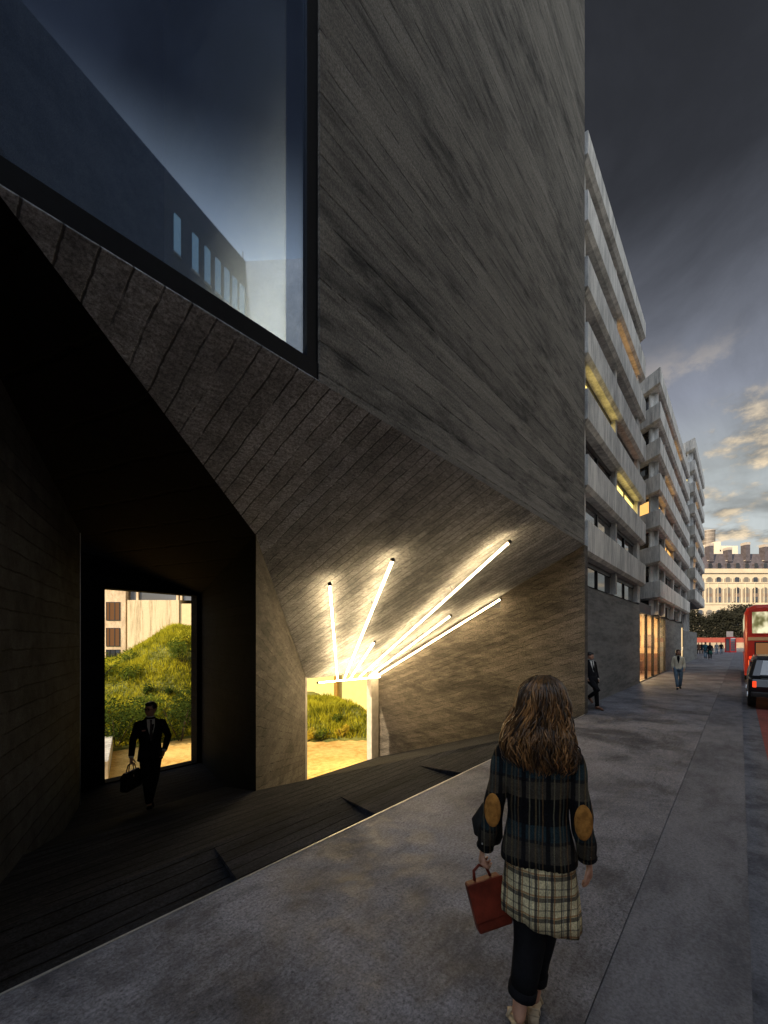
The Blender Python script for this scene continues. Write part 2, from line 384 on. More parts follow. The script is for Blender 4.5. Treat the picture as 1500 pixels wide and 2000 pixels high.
# ------------------------------------------------------------------ corner building of board-marked concrete
CS = .47
def cz(y): return 4.56 - CS * y
def build_corner():
    b = thing('concrete_building', 'dark board marked concrete corner building with two tunnel openings and tall glass', 'building', (6, 1, 0))
    XE = 12.46
    # main wall over the canopy, and the return at the corner
    m = MB().box(2.94, XE, 0, .75, 4.56, 40)  # carried up out of view to shade the office blocks
    m.build('facade_wall', M['wall'], b)
    # sloping canopy: real slab, thickness upwards
    up = (0, 0, 1)
    P0 = (.47, 0, 4.56); P1 = (3.71, 2.206, cz(2.206)); 
    pts = [P0, (XE + .02, 0, 4.56), (13.55, 8.25, cz(8.25)), (9.85, 8.25, cz(8.25)), P1]
    m = MB().slab(pts, (0, .62, .78), .40); m.build('canopy_ceiling', M['ceiling'], b)
    # black sloping ceiling of the left opening, in the plane through P0, P1
    def dz(x, y): return 4.56 - (3.184 * (x - .47) + .889 * y) / 11.84
    pts = [(-2.0, .02, dz(-2, .02)), (.475, .02, dz(.475, .02)), (3.70, 2.22, dz(3.70, 2.22)), (4.75, 5.75, dz(4.75, 5.75)), (-2.0, 5.75, dz(-2, 5.75))]
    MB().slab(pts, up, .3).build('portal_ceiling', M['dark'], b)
    # left wall of the opening
    A = Vector((-.05, -.27 + .29, 0)); Bv = Vector((2.3, 4.9, 0)); d = (Bv - A).normalized(); nrm = Vector((-d.y, d.x, 0))
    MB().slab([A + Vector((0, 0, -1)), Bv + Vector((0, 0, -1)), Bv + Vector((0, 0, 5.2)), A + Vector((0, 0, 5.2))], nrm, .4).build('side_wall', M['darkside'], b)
    MB().box(2.285, 2.305, 4.885, 4.905, -.7, 3.75).build('corner_strip', M['steel'], b)
    # wall with the tall opening at the end of the left tunnel
    m = MB(); y0, y1 = 5.70, 5.95
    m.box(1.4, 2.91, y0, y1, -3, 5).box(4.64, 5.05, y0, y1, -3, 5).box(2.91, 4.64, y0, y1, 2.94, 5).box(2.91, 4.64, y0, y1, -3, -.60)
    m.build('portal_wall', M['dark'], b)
    # wedge pier between the openings
    m = MB(); pl = [(3.71, 2.206), (9.72, 8.15), (9.2, 8.25), (5.2, 5.95), (4.74, 5.70)]
    pr = [[(x, y, -3.2) for x, y in pl], [(x, y, 5.0) for x, y in pl]]
    # left faces carry the recess shade as near-black colour, the face towards the right tunnel is grey board concrete
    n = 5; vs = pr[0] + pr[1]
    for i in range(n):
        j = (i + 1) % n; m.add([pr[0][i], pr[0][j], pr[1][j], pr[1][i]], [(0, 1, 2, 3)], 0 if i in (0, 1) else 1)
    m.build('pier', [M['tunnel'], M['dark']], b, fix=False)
    # right wall of the right tunnel, with the return face on the street
    m = MB(); pl = [(XE, .0), (XE + .30, .0), (13.95, 8.3), (13.46, 8.19)]
    m.prism([[(x, y, -3.2) for x, y in pl], [(x, y, 4.56) for x, y in pl]]); m.build('tunnel_wall', M['tunnel'], b)
    m = MB().box(13.02, 13.7, 8.05, 8.3, -3.2, 1.2).box(9.3, 14, 8.26, 8.5, .72, 5.2).box(9.2, 9.75, 8.1, 8.3, -3.2, 1.2)
    m.build('end_wall', plain('pale_jamb_concrete', (.42, .39, .34), .8, .12, 6), b)
    # body of the building above and behind, shutting the rooms off from the sky; unseen height added to shade the blocks
    m = MB().box(2.96, 13.9, .76, 8.4, 5.3, 40).box(-2.2, 2.9, 3.6, 8.4, 5.3, 22.5).box(-60, -2.3, .02, 8.4, -.2, 22.5).box(-2.25, 2.9, .3, 3.55, 11.2, 22.5)
    m.build('upper_shade_mass', M['wall'], b)
    # glazed room above the left opening
    MB().box(-2.2, 2.94, .02, .50, 4.562, 4.75).build('glazing_sill', M['trimdark'], b)
    MB().box(2.85, 2.938, .085, .40, 4.752, 22).box(2.80, 2.9385, .028, .058, 4.752, 22).build('glazing_jamb', M['trimdark'], b)
    g = MB().box(-2.2, 2.936, .06, .075, 4.755, 11.0).build('window', M['mirror'], b); subparent(g)
    MB().box(-2.2, 2.85, 3.2, 3.4, 4.7, 11.2).build('room_back_wall', plain('shade_room_paint', (.07, .085, .115), .8, .06, 3), b)  # back wall colour darkened to hold the lamp glow to the right
    m = MB().box(-2.2, 2.9, .5, 3.19, 4.70, 4.745).box(2.85, 2.94, .42, 3.42, 4.75, 11.1)
    m.build('room_lining', M['inner'], b)
    MB().box(-2.2, 2.9, .3, 3.5, 11.02, 11.18).build('room_ceiling', M['core'], b)
    l = bpy.data.lights.new('room_lamp', 'SPOT'); l.energy = 330; l.color = (1, .92, .72); l.shadow_soft_size = .1; l.spot_size = R(115); l.spot_blend = 1
    lo = bpy.data.objects.new('room_lamp', l); COL.objects.link(lo); lo.location = (1.15, 1.2, 4.87)
    lo.rotation_euler = (Vector((2.85, .75, 5.15)) - lo.location).to_track_quat('-Z', 'Y').to_euler()
    # sunken floor of dark boards: low steps falling towards the camera, then down into the two tunnels
    crest = [(-.2, 2.62), (1.61, 2.41), (3.72, 2.20), (5.63, 1.54), (8.13, .63), (9.9, .02)]
    def fz(x, y): return -.087 * y
    m = MB()
    xs = [-3.0, .45, 2.15, 3.97, 5.82, 9.9]; hs = [-.39, -.30, -.205, -.11, -.012]
    sh = .33
    def cy_at(x):
        for (xa, ya), (xb, yb) in zip(crest, crest[1:]):
            if xa <= x <= xb: return ya + (yb - ya) * (x - xa) / (xb - xa)
        return crest[0][1] if x < crest[0][0] else .02
    # triangular fall between the pavement edge and a line inside it, per step
    for i in range(5):
        xa, xb, h = xs[i], xs[i + 1], hs[i]; n = 8
        for k in range(n):
            u0 = xa + (xb - xa) * k / n; u1 = xa + (xb - xa) * (k + 1) / n
            w0 = min(.95, cy_at(u0) * .8); w1 = min(.95, cy_at(u1) * .8)
            s0 = sh * .6; 
            a = (u0, 0, h); c = (u1, 0, h); e = (u1 + s0 * w1, w1, fz(u1, w1) - .03); g_ = (u0 + s0 * w0, w0, fz(u0, w0) - .03)
            m.add([a, c, e, g_], [(0, 1, 2, 3)])
            w2, w3 = cy_at(u0 + s0 * w0), cy_at(u1 + s0 * w1)
            m.add([g_, e, (u1 + s0 * w1, max(w3, w1), fz(u1, w3)), (u0 + s0 * w0, max(w2, w0), fz(u0, w2))], [(0, 1, 2, 3)])
        if i:
            x = xa; w = min(.95, cy_at(x) * .8); h0 = hs[i - 1]
            m.add([(x, 0, h0), (x, 0, h), (x + sh * .6 * w, w, fz(x, w) - .03)], [(0, 1, 2)])
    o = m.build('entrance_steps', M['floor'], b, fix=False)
    o.modifiers.new('thick', 'SOLIDIFY').thickness = -.01
    m = MB()
    m.add([(-.3, 2.62, -.228), (1.61, 2.41, -.21), (3.72, 2.20, -.192), (4.9, 3.9, -.62), (1.0, 3.9, -.62)], [(0, 1, 2, 3, 4)])
    m.add([(.8, 3.9, -.62), (4.95, 3.9, -.62), (4.95, 5.95, -.62), (.8, 5.95, -.62)], [(0, 1, 2, 3)])
    m.add([(3.70, 2.20, -.192), (5.63, 1.54, -.134), (8.13, .63, -.055), (9.9, .01, -.01), (12.5, .01, -.012), (13.8, 8.3, -2.8), (9.5, 8.3, -2.8)], [(0, 1, 2, 3, 4, 5, 6)])
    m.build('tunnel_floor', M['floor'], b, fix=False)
    return b
build_corner()

# ------------------------------------------------------------------ strip lamps under the canopy
def strip_lamp(a, c, label, joints=1):
    a, c = Vector(a), Vector(c); d = (c - a).normalized(); nn = Vector((0, CS, 1)).normalized()
    t = thing('strip_light', label, 'strip light', tuple(a), 0, 'strip lights fanned under the sloping canopy')
    side = d.cross(nn).normalized(); off = -nn * .19
    def bar(p, q, hw, hd, o_):
        m = MB(); vs = []
        for e in (p, q):
            for x, y in ((-hw, -hd), (hw, -hd), (hw, hd), (-hw, hd)): vs.append(e + o_ + side * x + nn * y)
        return m.add(vs, [(0, 3, 2, 1), (4, 5, 6, 7), (0, 1, 5, 4), (1, 2, 6, 5), (2, 3, 7, 6), (3, 0, 4, 7)])
    bar(a, c, .019, .016, off).build('lamp_tube', M['strip'], t)
    bar(a - d * .05, a - d * .003, .034, .032, off).build('end_cap', M['frame'], t)
    L = (c - a).length; k = max(1, int(L / 2.4))
    for i in range(1, k + 1):
        p = a + d * (L * i / (k + 1))
        m = MB(); q = bar(p - d * .012, p + d * .012, .022, .019, off); m.tube([p + off, p + nn * .02], .006, 6)
        q.add(m.v, m.f); q.build('hanger', M['frame'], t)
    return t
for a, c, lab in [
    ((5.72, 2.857, cz(2.857)), (11.05, 8.05, cz(8.05)), 'long bright strip light nearest the pier, almost upright in view'),
    ((6.43, 1.906, cz(1.906)), (11.45, 8.10, cz(8.10)), 'long bright strip light second from the pier, rising to the upper canopy'),
    ((9.78, 5.22, cz(5.22)), (11.79, 8.10, cz(8.1)), 'shortest strip light, deep between the second and the longest one'),
    ((8.86, .663, cz(.663)), (12.28, 8.10, cz(8.1)), 'longest strip light, reaching nearest to the outer canopy edge'),
    ((11.32, 3.551, cz(3.551)), (12.86, 8.10, cz(8.1)), 'mid length strip light between the longest one and the wall side one'),
    ((12.42, 2.469, cz(2.469)), (13.38, 8.10, cz(8.1)), 'strip light running close along the top of the right tunnel wall')]:
    strip_lamp(a, c, lab)
strip_lamp((10.0, 7.9, cz(7.9) - .12), (13.3, 7.95, cz(7.95) - .12), 'added level strip light standing in for a reflection across the far tunnel opening')  # added lamp, imitates a reflection in the far opening

# ------------------------------------------------------------------ office blocks along the street
def offset(poly, d):
    """inset a ccw convex plan polygon by d"""
    n = len(poly); out = []
    ls = []
    for i in range(n):
        p, q = Vector(poly[i]), Vector(poly[(i + 1) % n]); e = (q - p).normalized(); nn = Vector((-e.y, e.x)); ls.append((p + nn * d, e))
    for i in range(n):
        p, e = ls[i - 1]; q, g = ls[i]; den = e.x * g.y - e.y * g.x
        t = ((q.x - p.x) * g.y - (q.y - p.y) * g.x) / den; r = p + e * t; out.append((r.x, r.y))
    return out
EX = (.669, .743)
def office_block(label, x0, x1, yf, z0, nb, per, bh, roof_h, splay_left, piers, lit, base, bays_from=0, inset=.40):
    b = thing('office_block', label, 'office building', (x0, yf, 0), 0, 'stepped concrete office blocks along the street')
    dep = 7.0; k = dep / EX[1]
    pl = [(x0, yf), (x1, yf), (x1 + EX[0] * k, yf + dep), ((x0 + EX[0] * k) if splay_left else x0, yf + dep)]
    core = offset(pl, inset); chm = offset(pl, .11); par = offset(pl, .16)
    def ring(p, z): return [(x, y, z) for x, y in p]
    top = z0 + per * (nb - 1) + roof_h
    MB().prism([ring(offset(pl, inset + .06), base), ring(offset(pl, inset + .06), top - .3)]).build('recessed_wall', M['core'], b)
    for i in range(nb):
        z = z0 + per * i; h = roof_h if i == nb - 1 else bh
        MB().prism([ring(chm, z), ring(pl, z + .09), ring(pl, z + h), ring(par, z + h + .001)]).build('facade_band', M['band'], b)
    # windows between bands on the front, and on the splayed side
    edges = [('f', core[0], core[1])] + ([('s', core[3], core[0])] if splay_left else [])
    for kind, p, q in edges:
        p, q = Vector(p), Vector(q); e = (q - p); L = e.length; e.normalize(); nn = Vector((e.y, -e.x))
        if kind == 'f': cuts = [0] + [x - p.x for x in piers if 0.3 < x - p.x < L - .3] + [L]
        else:
            cuts = []; x = L
            while x > L - 8.5 and x > 0: cuts.append(x); x -= 2.75
            cuts = cuts[::-1]
        for i in range(-1, nb - 1):
            zb = (z0 + per * i + bh) if i >= 0 else base; zt = z0 + per * (i + 1)
            if zt - zb < .2: continue
            for j, (c0, c1) in enumerate(zip(cuts, cuts[1:])):
                g0, g1 = c0 + .13, c1 - .13
                if g1 - g0 < .25: continue
                m = M['glass'] if (i * 7 + j * 3) % 4 else M['glass2']
                key = (kind, i, j)
                if key in lit: m = M[lit[key]]
                w = MB().obox(p, e, nn, g0, g1, -.02, .02, zb + .02, zt - .14).build('window', m, b); subparent(w)
                fm = MB(); mid = (g0 + g1) / 2
                fm.obox(p, e, nn, g0, g1, -.03, .055, zt - .138, zt - .004)
                fm.obox(p, e, nn, mid - .028, mid + .028, .022, .07, zb + .004, zt - .14)
                fm.build('window_frame', M['frame'], w)
            for c in cuts:
                a0, a1 = c - .12, c + .12
                if c == cuts[0]: a0 = c + .001
                if c == cuts[-1]: a1 = c - .001
                MB().obox(p, e, nn, a0, a1, -.1, .20, zb + .003, zt - .003).build('window_pier', M['band'], b)
    return b, pl
LIT1 = {('f', 2, 0): 'lit', ('f', 2, 1): 'litdim', ('f', 1, 1): 'lit', ('f', 4, 1): 'litwarm'}
b1, pl1 = office_block('pale concrete office block with five storeys of ribbon windows next to the dark corner wall', 12.80, 22.25, 0, 4.37, 7, 1.82, .92, .72, False,
             [12.8, 17.33, 21.65], LIT1, 3.64)
LIT2 = {('f', 2, 0): 'litwarm', ('f', 2, 1): 'litdim', ('f', 1, 1): 'litwarm', ('f', 3, 1): 'litwarm', ('f', 3, 2): 'litdim', ('f', 5, 1): 'litdim', ('f', 5, 2): 'litwarm', ('f', 4, 2): 'litdim', ('s', 2, 2): 'litwarm', ('s', 2, 1): 'litdim'}
b2, pl2 = office_block('middle concrete office block with splayed side above the lit shop front', 26.0, 42.9, -.1, 4.12, 7, 1.82, .92, .85, True,
             [29.5, 33.9, 38.3], LIT2, 3.34)
LIT3 = {('s', 5, 2): 'lit', ('s', 1, 2): 'lit', ('f', 1, 0): 'litwarm', ('f', 4, 1): 'litwarm', ('f', 0, 0): 'litwarm', ('f', 2, 1): 'litwarm', ('f', 3, 1): 'litdim', ('f', 5, 1): 'litwarm'}
b3, pl3 = office_block('far concrete office block, tallest of the row, hanging over the pavement', 45.2, 58.0, -.3, 5.40, 8, 1.83, .92, .95, True,
             [48.5, 51.6, 54.8], LIT3, 5.3)
# roof pavilion on the middle block
MB().box(37.0, 41.5, .6, 4, 15.8, 18.1).build('roof_room', M['band'], b2)

def base_walls():
    m = MB().box(12.77, 23.15, .38, .75, -.05, 3.62); m.build('base_wall', M['basewall'], b1)
    MB().box(12.77, 23.15, .70, 7, 3.0, 3.6).build('floor_slab', M['core'], b1)
    m = MB().box(32.35, 41.75, .38, .75, -.05, 3.33); m.build('base_wall', M['basewall'], b2)
    m = MB().box(23.2, 43.5, .80, 7, 3.30, 4.0).box(23.2, 32.3, .42, .8, 3.32, 3.8); m.build('shop_ceiling', M['core'], b2)
    MB().box(43.45, 58.2, .38, .9, -.05, 2.8).build('base_wall', M['basewall'], b3)
    # glazed screen with bars between the low wall and the hanging block
    w = MB().box(43.5, 57.5, 1.05, 1.08, 2.6, 5.35).build('window', M['glass2'], b3); subparent(w)
    m = MB()
    for i in range(16): m.box(43.5 + i * .9, 43.56 + i * .9, .98, 1.04, 2.6, 5.35)
    m.build('window_frame', M['band'], w)
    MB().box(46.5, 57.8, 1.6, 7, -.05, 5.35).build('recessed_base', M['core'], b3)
    # shop front
    xs = [23.2, 25.35, 27.5, 29.8, 32.3]
    for i, (a, c) in enumerate(zip(xs, xs[1:])):
        w = MB().box(a + .05, c - .05, .43, .445, .06, 3.28).build('shop_window', M['shopglass'], b2); subparent(w)
        f = MB().box(a + .002, a + .048, .38, .50, .0, 3.32).box(c - .048, c - .002, .38, .50, 0, 3.32).box(a + .05, c - .05, .39, .49, .0, .055).box(a + .05, c - .05, .39, .49, 3.285, 3.32)
        f.build('window_frame', M['frame'], w)
    warm = plain('shop_plaster', (.62, .44, .25), .8, .12, 3); wood = plain('shop_wood', (.16, .075, .035), .5, .3, 6)
    m = MB().box(23.1, 32.5, 5.0, 5.2, 0, 3.3).box(23.0, 23.18, .5, 5, 0, 3.3).box(32.32, 32.5, .76, 5, 0, 3.3); m.build('shop_lining', warm, b2)
    MB().box(23.2, 32.3, .51, 5, -.05, .02).build('shop_floor', wood, b2)
    MB().box(24.4, 31.8, 4.45, 4.98, .5, 2.3).build('back_shelf', wood, b2)
    m = MB().box(32.26, 32.315, .8, 4.4, .02, 1.15)
    for k in range(5): m.box(32.2, 32.315, 1.0 + k * .75, 1.55 + k * .75, 1.5, 2.35)
    m.build('wall_panel', wood, b2)
    m = MB()
    for k in range(5): m.box(23.3 + k * 2.0, 23.5 + k * 2.0, .55, 5, 3.08, 3.29)
    m.build('ceiling_beam', warm, b2)
    for x in (26.3, 30.6): MB().tube([(x, 2.4, 0), (x, 2.4, 3.3)], .16, 12).build('column', M['band'], b2, True)
    for k, x in enumerate((24.4, 26.4, 28.4, 30.6)):
        l = bpy.data.lights.new('shop_lamp', 'POINT'); l.energy = 190; l.color = (1, .68, .34); l.shadow_soft_size = .12
        lo = bpy.data.objects.new('shop_lamp', l); COL.objects.link(lo); lo.location = (x, 1.7, 2.35)
        t = thing('pendant_lamp', ['warm pendant lamp over the table nearest the dark base wall', 'warm pendant lamp second along the shop front', 'warm pendant lamp third along the shop front', 'warm pendant lamp farthest along the shop front'][k], 'pendant lamp', (x, 1.7, 2.5), 0, 'pendant lamps in the shop front')
        MB().tube([(x, 1.7, 2.62), (x, 1.7, 3.3)], .012, 6).build('cord', M['frame'], t)
        MB().loft([(x, 1.7, 2.48, .20, .20), (x, 1.7, 2.60, .07, .07), (x, 1.7, 2.64, .03, .03)], 14).build('lamp_shade', M['frame'], t, True)
        MB().ball((x, 1.7, 2.46), .06, 10).build('bulb', emit('pendant_bulb', (1, .7, .36), 18), t, True)
    for k, x in enumerate((24.4, 27.0, 29.6)):
        lab = ['wooden table behind the first shop window pane', 'wooden table behind the middle of the shop front', 'wooden table behind the last shop window pane'][k]
        t = thing('dining_table', lab, 'table', (x, 1.7, .02), 0, 'tables inside the shop front')
        MB().box(x - .5, x + .5, 1.3, 2.1, .72, .76).build('table_top', wood, t)
        for dx in (-.44, .44):
            for dy in (1.36, 2.04): MB().box(x + dx - .025, x + dx + .025, dy - .025, dy + .025, .02, .72).build('leg', wood, t)
        for sgn, w in ((-1, 'left'), (1, 'right')):
            cx = x + sgn * .78
            c = thing('dining_chair', 'wooden chair at the %s table in the shop, %s side' % (('first', 'middle', 'last')[k], 'nearer' if sgn < 0 else 'farther'), 'chair', (cx, 1.7, .02), 0, 'chairs inside the shop front')
            MB().box(cx - .2, cx + .2, 1.5, 1.9, .44, .48).build('seat', wood, c)
            MB().box(cx + sgn * .19 - .015, cx + sgn * .19 + .015, 1.5, 1.9, .49, .92).build('backrest', wood, c)
            for dx in (-.17, .17):
                for dy in (1.53, 1.87): MB().box(cx + dx - .018, cx + dx + .018, dy - .018, dy + .018, .02, .44).build('leg', wood, c)
    # tall narrow lit display window farther along
    w = MB().box(41.78, 43.42, .44, .46, .1, 3.0).build('shop_window', emit('display_glow', (1, .70, .36), .8), b2); subparent(w)
    MB().box(41.752, 41.80, .38, .52, 0, 3.3).box(43.40, 43.448, .38, .52, 0, 3.3).box(41.80, 43.4, .39, .43, 1.15, 1.45).box(41.8, 43.4, .39, .52, 3.0, 3.3).box(41.8, 43.4, .39, .52, 0, .1).build('window_frame', M['frame'], w)
    l = bpy.data.lights.new('display_lamp', 'AREA'); l.energy = 30; l.color = (1, .75, .42); l.size = 1.4; l.shape = 'RECTANGLE'; l.size_y = 2.4
    lo = bpy.data.objects.new('display_lamp', l); COL.objects.link(lo); lo.location = (42.6, .36, 1.6); lo.rotation_euler = (R(90), 0, 0)
base_walls()

# ------------------------------------------------------------------ building across the street (seen mirrored in the tall glass)
def opposite():
    b = thing('opposite_building', 'plain grey building mirrored in the tall glass, with a row of narrow lit windows', 'building', (10, -12, 0))
    pl = [(-12, -5.72 - .2), (-12, -30), (26, -30), (26, -9.0), (14.6, -5.6 - 1.1), (13.6, -7.0), (11.67, -9.72), (10, -12)]
    pl = [(-9, -6.58), (-9, -30), (26, -30), (26, -9.5), (14.0, -7.2), (11.67, -9.72), (10, -12)]
    MB().prism([[(x, y, -.1) for x, y in pl], [(x, y, 12.3) for x, y in pl]]).build('lower_wall', plain('bounce_stucco', (.50, .57, .70), .8, .06, .8), b)  # unseen lower storeys made pale to bounce fill light across the street
    MB().prism([[(x, y, 12.302) for x, y in pl], [(x, y, 17.2) for x, y in pl]]).build('wall', concrete('opposite_render', (.16, .18, .215), (.22, .24, .275), bump=.2), b)
    e = (-.962, .274); nn = (.274, .962)
    for d in (.22, .62, 1.04, 1.5, 2.0, 2.55, 3.3):
        w = MB().obox((10, -12), e, nn, d - .13, d + .13, .005, .03, 14.8, 16.05).build('window', M['paleglow'], b); subparent(w)
        MB().obox((10, -12), e, nn, d - .16, d + .16, .004, .05, 14.72, 14.79).build('sill', M['band'], w)
    MB().tube([(10.2, -12.5, 17.2), (10.2, -12.5, 18.0)], .02, 6).build('antenna', M['frame'], b)
opposite()

# ------------------------------------------------------------------ courtyard seen through the tunnels
def sst(v): v = max(0., min(1., v)); return v * v * (3 - 2 * v)
def hill_z(x, y):
    left = 5.7 * sst((y - 17.3) / 9) * (.58 + .42 * sst((x * .92 - y * .39 + 1.6) / 4.5)) * sst((18.5 - x) / 3)
    s = .7 * (x - y)
    right = 1.25 * sst((x * .715 + y * .7 - 18.4) / 3) * (1 - sst((s - (4.4 - .41 * max(0, x * .715 + y * .7 - 18.4))) / .8)) * sst((s + 3.5) / 2)
    return -2.8 + max(left, right) + .10 * mnoise.noise(Vector((x * .8, y * .8, 0))) * min(1, (left + right))
def leafmat(name, c0, c1, tr=.45):
    t = NT(name); v = t.coord()
    oi = t.n('ShaderNodeNewGeometry')
    n = t.noise(v, 1.1, 4); c = t.mix(t.rng(n, .35, .65), c0, c1)
    c = t.mix(t.math('MULTIPLY', oi.outputs['Random Per Island'], .6), c, sc(c1, 1.25))
    d = t.n('ShaderNodeBsdfDiffuse'); tl = t.n('ShaderNodeBsdfTranslucent'); mx = t.n('ShaderNodeMixShader'); mx.inputs[0].default_value = tr
    t.l(c, d.inputs[0]); t.l(c, tl.inputs[0]); t.l(d.outputs[0], mx.inputs[1]); t.l(tl.outputs[0], mx.inputs[2]); t.l(mx.outputs[0], t.out.inputs[0]); return t.m
def leaf_mesh(cs, size, r, n, mb, up=.3, hollow=.55):
    """n leaf quads spread through overlapping balls cs = [(x, y, z, rad)]"""
    for _ in range(n):
        c = cs[int(r.random() * len(cs))]
        d = Vector((r.gauss(0, 1), r.gauss(0, 1), r.gauss(0, 1))).normalized(); q = c[3] * (hollow + (1 - hollow) * r.random() ** .6)
        p = Vector(c[:3]) + d * q * (.85 + .3 * r.random())
        a = Vector((r.gauss(0, 1), r.gauss(0, 1), r.gauss(0, 1) + up)).normalized(); b = a.orthogonal().normalized()
        w = size * (.6 + .8 * r.random()); L = a * w; W = b * w * .38
        mb.add([p - L * .5, p + W * .5, p + L * .6, p - W * .5], [(0, 1, 2, 3)])
    return mb
def bush(x, y, z, rad, h, mat, label, group, n=500, size=.16, r=rnd):
    t = thing('bush', label, 'bush', (x, y, z), 0, group)
    cs = []
    for i in range(7):
        a = r.random() * 6.28; q = rad * .55 * r.random() ** .5
        cs.append((x + q * math.cos(a), y + q * math.sin(a), z + h * (.25 + .5 * r.random()), rad * (.35 + .25 * r.random())))
    leaf_mesh(cs, size, r, n, MB()).build('foliage', mat, t, fix=False)
    m = MB()
    for i in range(5):
        a = r.random() * 6.28; m.tube([(x, y, z - .1), (x + .5 * rad * math.cos(a), y + .5 * rad * math.sin(a), z + h * .6)], [.03, .01], 5)
    m.build('stem', M['bark'], t)
M['bark'] = plain('bark', (.045, .033, .024), .9, .4, 9, bump=.6)
M['leafgreen'] = leafmat('grass_blades', (.07, .10, .010), (.56, .52, .045))
M['bushgreen'] = leafmat('bush_leaves', (.055, .085, .014), (.12, .16, .025))
M['bushdark'] = leafmat('dark_bush_leaves', (.022, .038, .009), (.05, .075, .016))
M['bushyellow'] = leafmat('flowering_leaves', (.36, .28, .03), (.55, .42, .05))
def courtyard():
    sand = concrete('sandy_gravel', (.52, .29, .06), (.88, .60, .20), (1, 1, 1), None, bump=.3, grain=(30, 30, 30), rough=.95)
    m = MB().box(-45, 58, 8.62, 90, -3.3, -2.84).box(-45, 14.2, 5.96, 8.62, -3.3, -2.85)
    tag(m.build('courtyard_ground', sand), 'orange sandy gravel ground of the courtyard', 'ground', kind='structure')
    # grassy slope
    m = MB(); nx, ny = 70, 70; x0, x1, y0, y1 = -6, 20.5, 10, 40
    vs = []
    for j in range(ny + 1):
        for i in range(nx + 1):
            x = x0 + (x1 - x0) * i / nx; y = y0 + (y1 - y0) * j / ny; z = hill_z(x, y)
            vs.append((x, y, z - (.12 if z < -2.74 else 0)))
    m.add(vs, [(j * (nx + 1) + i, j * (nx + 1) + i + 1, (j + 1) * (nx + 1) + i + 1, (j + 1) * (nx + 1) + i) for j in range(ny) for i in range(nx)])
    t = NT('grassy_earth'); n1 = t.noise(t.coord(), .9, 6); n2 = t.noise(t.coord(), 9, 6)
    c = t.mix(t.rng(n1, .35, .65), (.075, .10, .018), (.20, .20, .035)); c = t.mix(t.rng(n2, .4, .7, 0, .6), c, (.25, .24, .05))
    t.bsdf(c, .9, n2, .8, .08)
    tag(m.build('hill', t.m, None, True), 'steep grassy bank of the courtyard', 'hill', kind='structure')
    r = random.Random(3); m = MB(); cnt = 0
    while cnt < 46000:
        if r.random() < .72: k = -.72 + .36 * r.random(); tt = 17 + 16 * r.random()
        else: k = -.26 + .30 * r.random(); tt = 18.5 + 9 * r.random()
        p = EYE + (FW + RT * k) * tt; x, y = p.x, p.y; z = hill_z(x, y)
        if z < -2.72: continue
        cl = mnoise.noise(Vector((x * .55, y * .55, 3))); h = (.12 + .30 * max(0, cl + .30)) * (.6 + .8 * r.random())
        a = r.random() * 6.28; w = .018 + .02 * r.random(); lean = .35 * h
        b = Vector((x, y, z - .03)); s = Vector((math.cos(a), math.sin(a), 0)) * w; tip = b + Vector((r.gauss(0, lean), r.gauss(0, lean), h))
        m.add([b - s, b + s, tip], [(0, 1, 2)]); cnt += 1
    tag(m.build('grass', M['leafgreen'], fix=False), 'long yellow green grass covering the courtyard bank', 'grass', kind='stuff')
    G = 'bushes on the courtyard bank'
    for x, y, rad, h, mt, lab, n in [
        (12.4, 22.4, 1.0, 1.5, 'bushgreen', 'round grey green bush at the upper right of the bank, below the pale wall', 800),
        (13.1, 23.6, .8, 1.2, 'leafgreen', 'yellow green bush on the crest beside the round bush', 500),
        (8.6, 24.0, 1.3, 1.1, 'bushgreen', 'spreading bush at the upper left of the bank below the windows', 700),
        (10.2, 24.6, .8, .8, 'bushgreen', 'small bush in the middle of the crest line', 350),
        (10.1, 21.4, .45, .4, 'bushdark', 'small dark tuft in the middle of the bank', 220),
        (11.0, 20.9, .4, .35, 'bushdark', 'smallest dark tuft right of the bank middle', 200),
        (12.2, 20.6, .6, .45, 'bushdark', 'low dark tuft at the right edge of the bank', 260),
        (10.0, 17.6, 1.6, 2.7, 'bushdark', 'big dark bush at the foot of the bank right of the man', 1400),
        (7.4, 18.2, 1.5, 2.3, 'bushdark', 'dark bush at the foot of the bank left of the man', 1100),
        (8.7, 18.2, 1.1, 1.5, 'bushgreen', 'mid green bush at the foot of the bank behind the man', 900),
        (9.2, 19.6, 1.2, 1.3, 'bushgreen', 'wide green bush half way up the lower bank behind the man', 900),
        (11.2, 19.0, 1.1, 1.3, 'bushdark', 'dark bush above the big one at the right foot of the bank', 800),
        (7.6, 20.4, 1.2, 1.2, 'bushgreen', 'green bush above the dark ones at the left of the bank', 800),
        (9.6, 22.8, .9, .8, 'bushgreen', 'green bush in the upper middle of the bank', 500),
        (6.3, 19.2, .9, 1.3, 'bushdark', 'dark bush at the left foot of the bank by the door edge', 600)]:
        bush(x, y, hill_z(x, y) - .1, rad, h, M[mt], lab, G, n, .15, r)
    G = 'bushes at the foot of the right mound'
    for x, y, rad, h, mt, lab, n in [
        (13.75, 12.7, .42, .6, 'bushyellow', 'yellow flowering bush at the left foot of the mound', 420),
        (14.25, 12.3, .40, .5, 'bushgreen', 'green bush between the two yellow bushes on the mound', 420),
        (15.1, 11.75, .40, .65, 'bushyellow', 'yellow flowering bush at the right foot of the mound', 420),
        (15.5, 12.6, .35, .5, 'bushgreen', 'green bush above the right yellow bush by the bright path', 300)]:
        bush(x, y, hill_z(x, y) - .05, rad, h, M[mt], lab, G, n, .10, r)
    # low concrete upstand by the path
    e = Vector((1.24, 3.33)).normalized()
    m = MB().obox((5.65, 13.75), e, (-e.y, e.x), 0, 4.6, 0, .34, -2.85, -2.2)
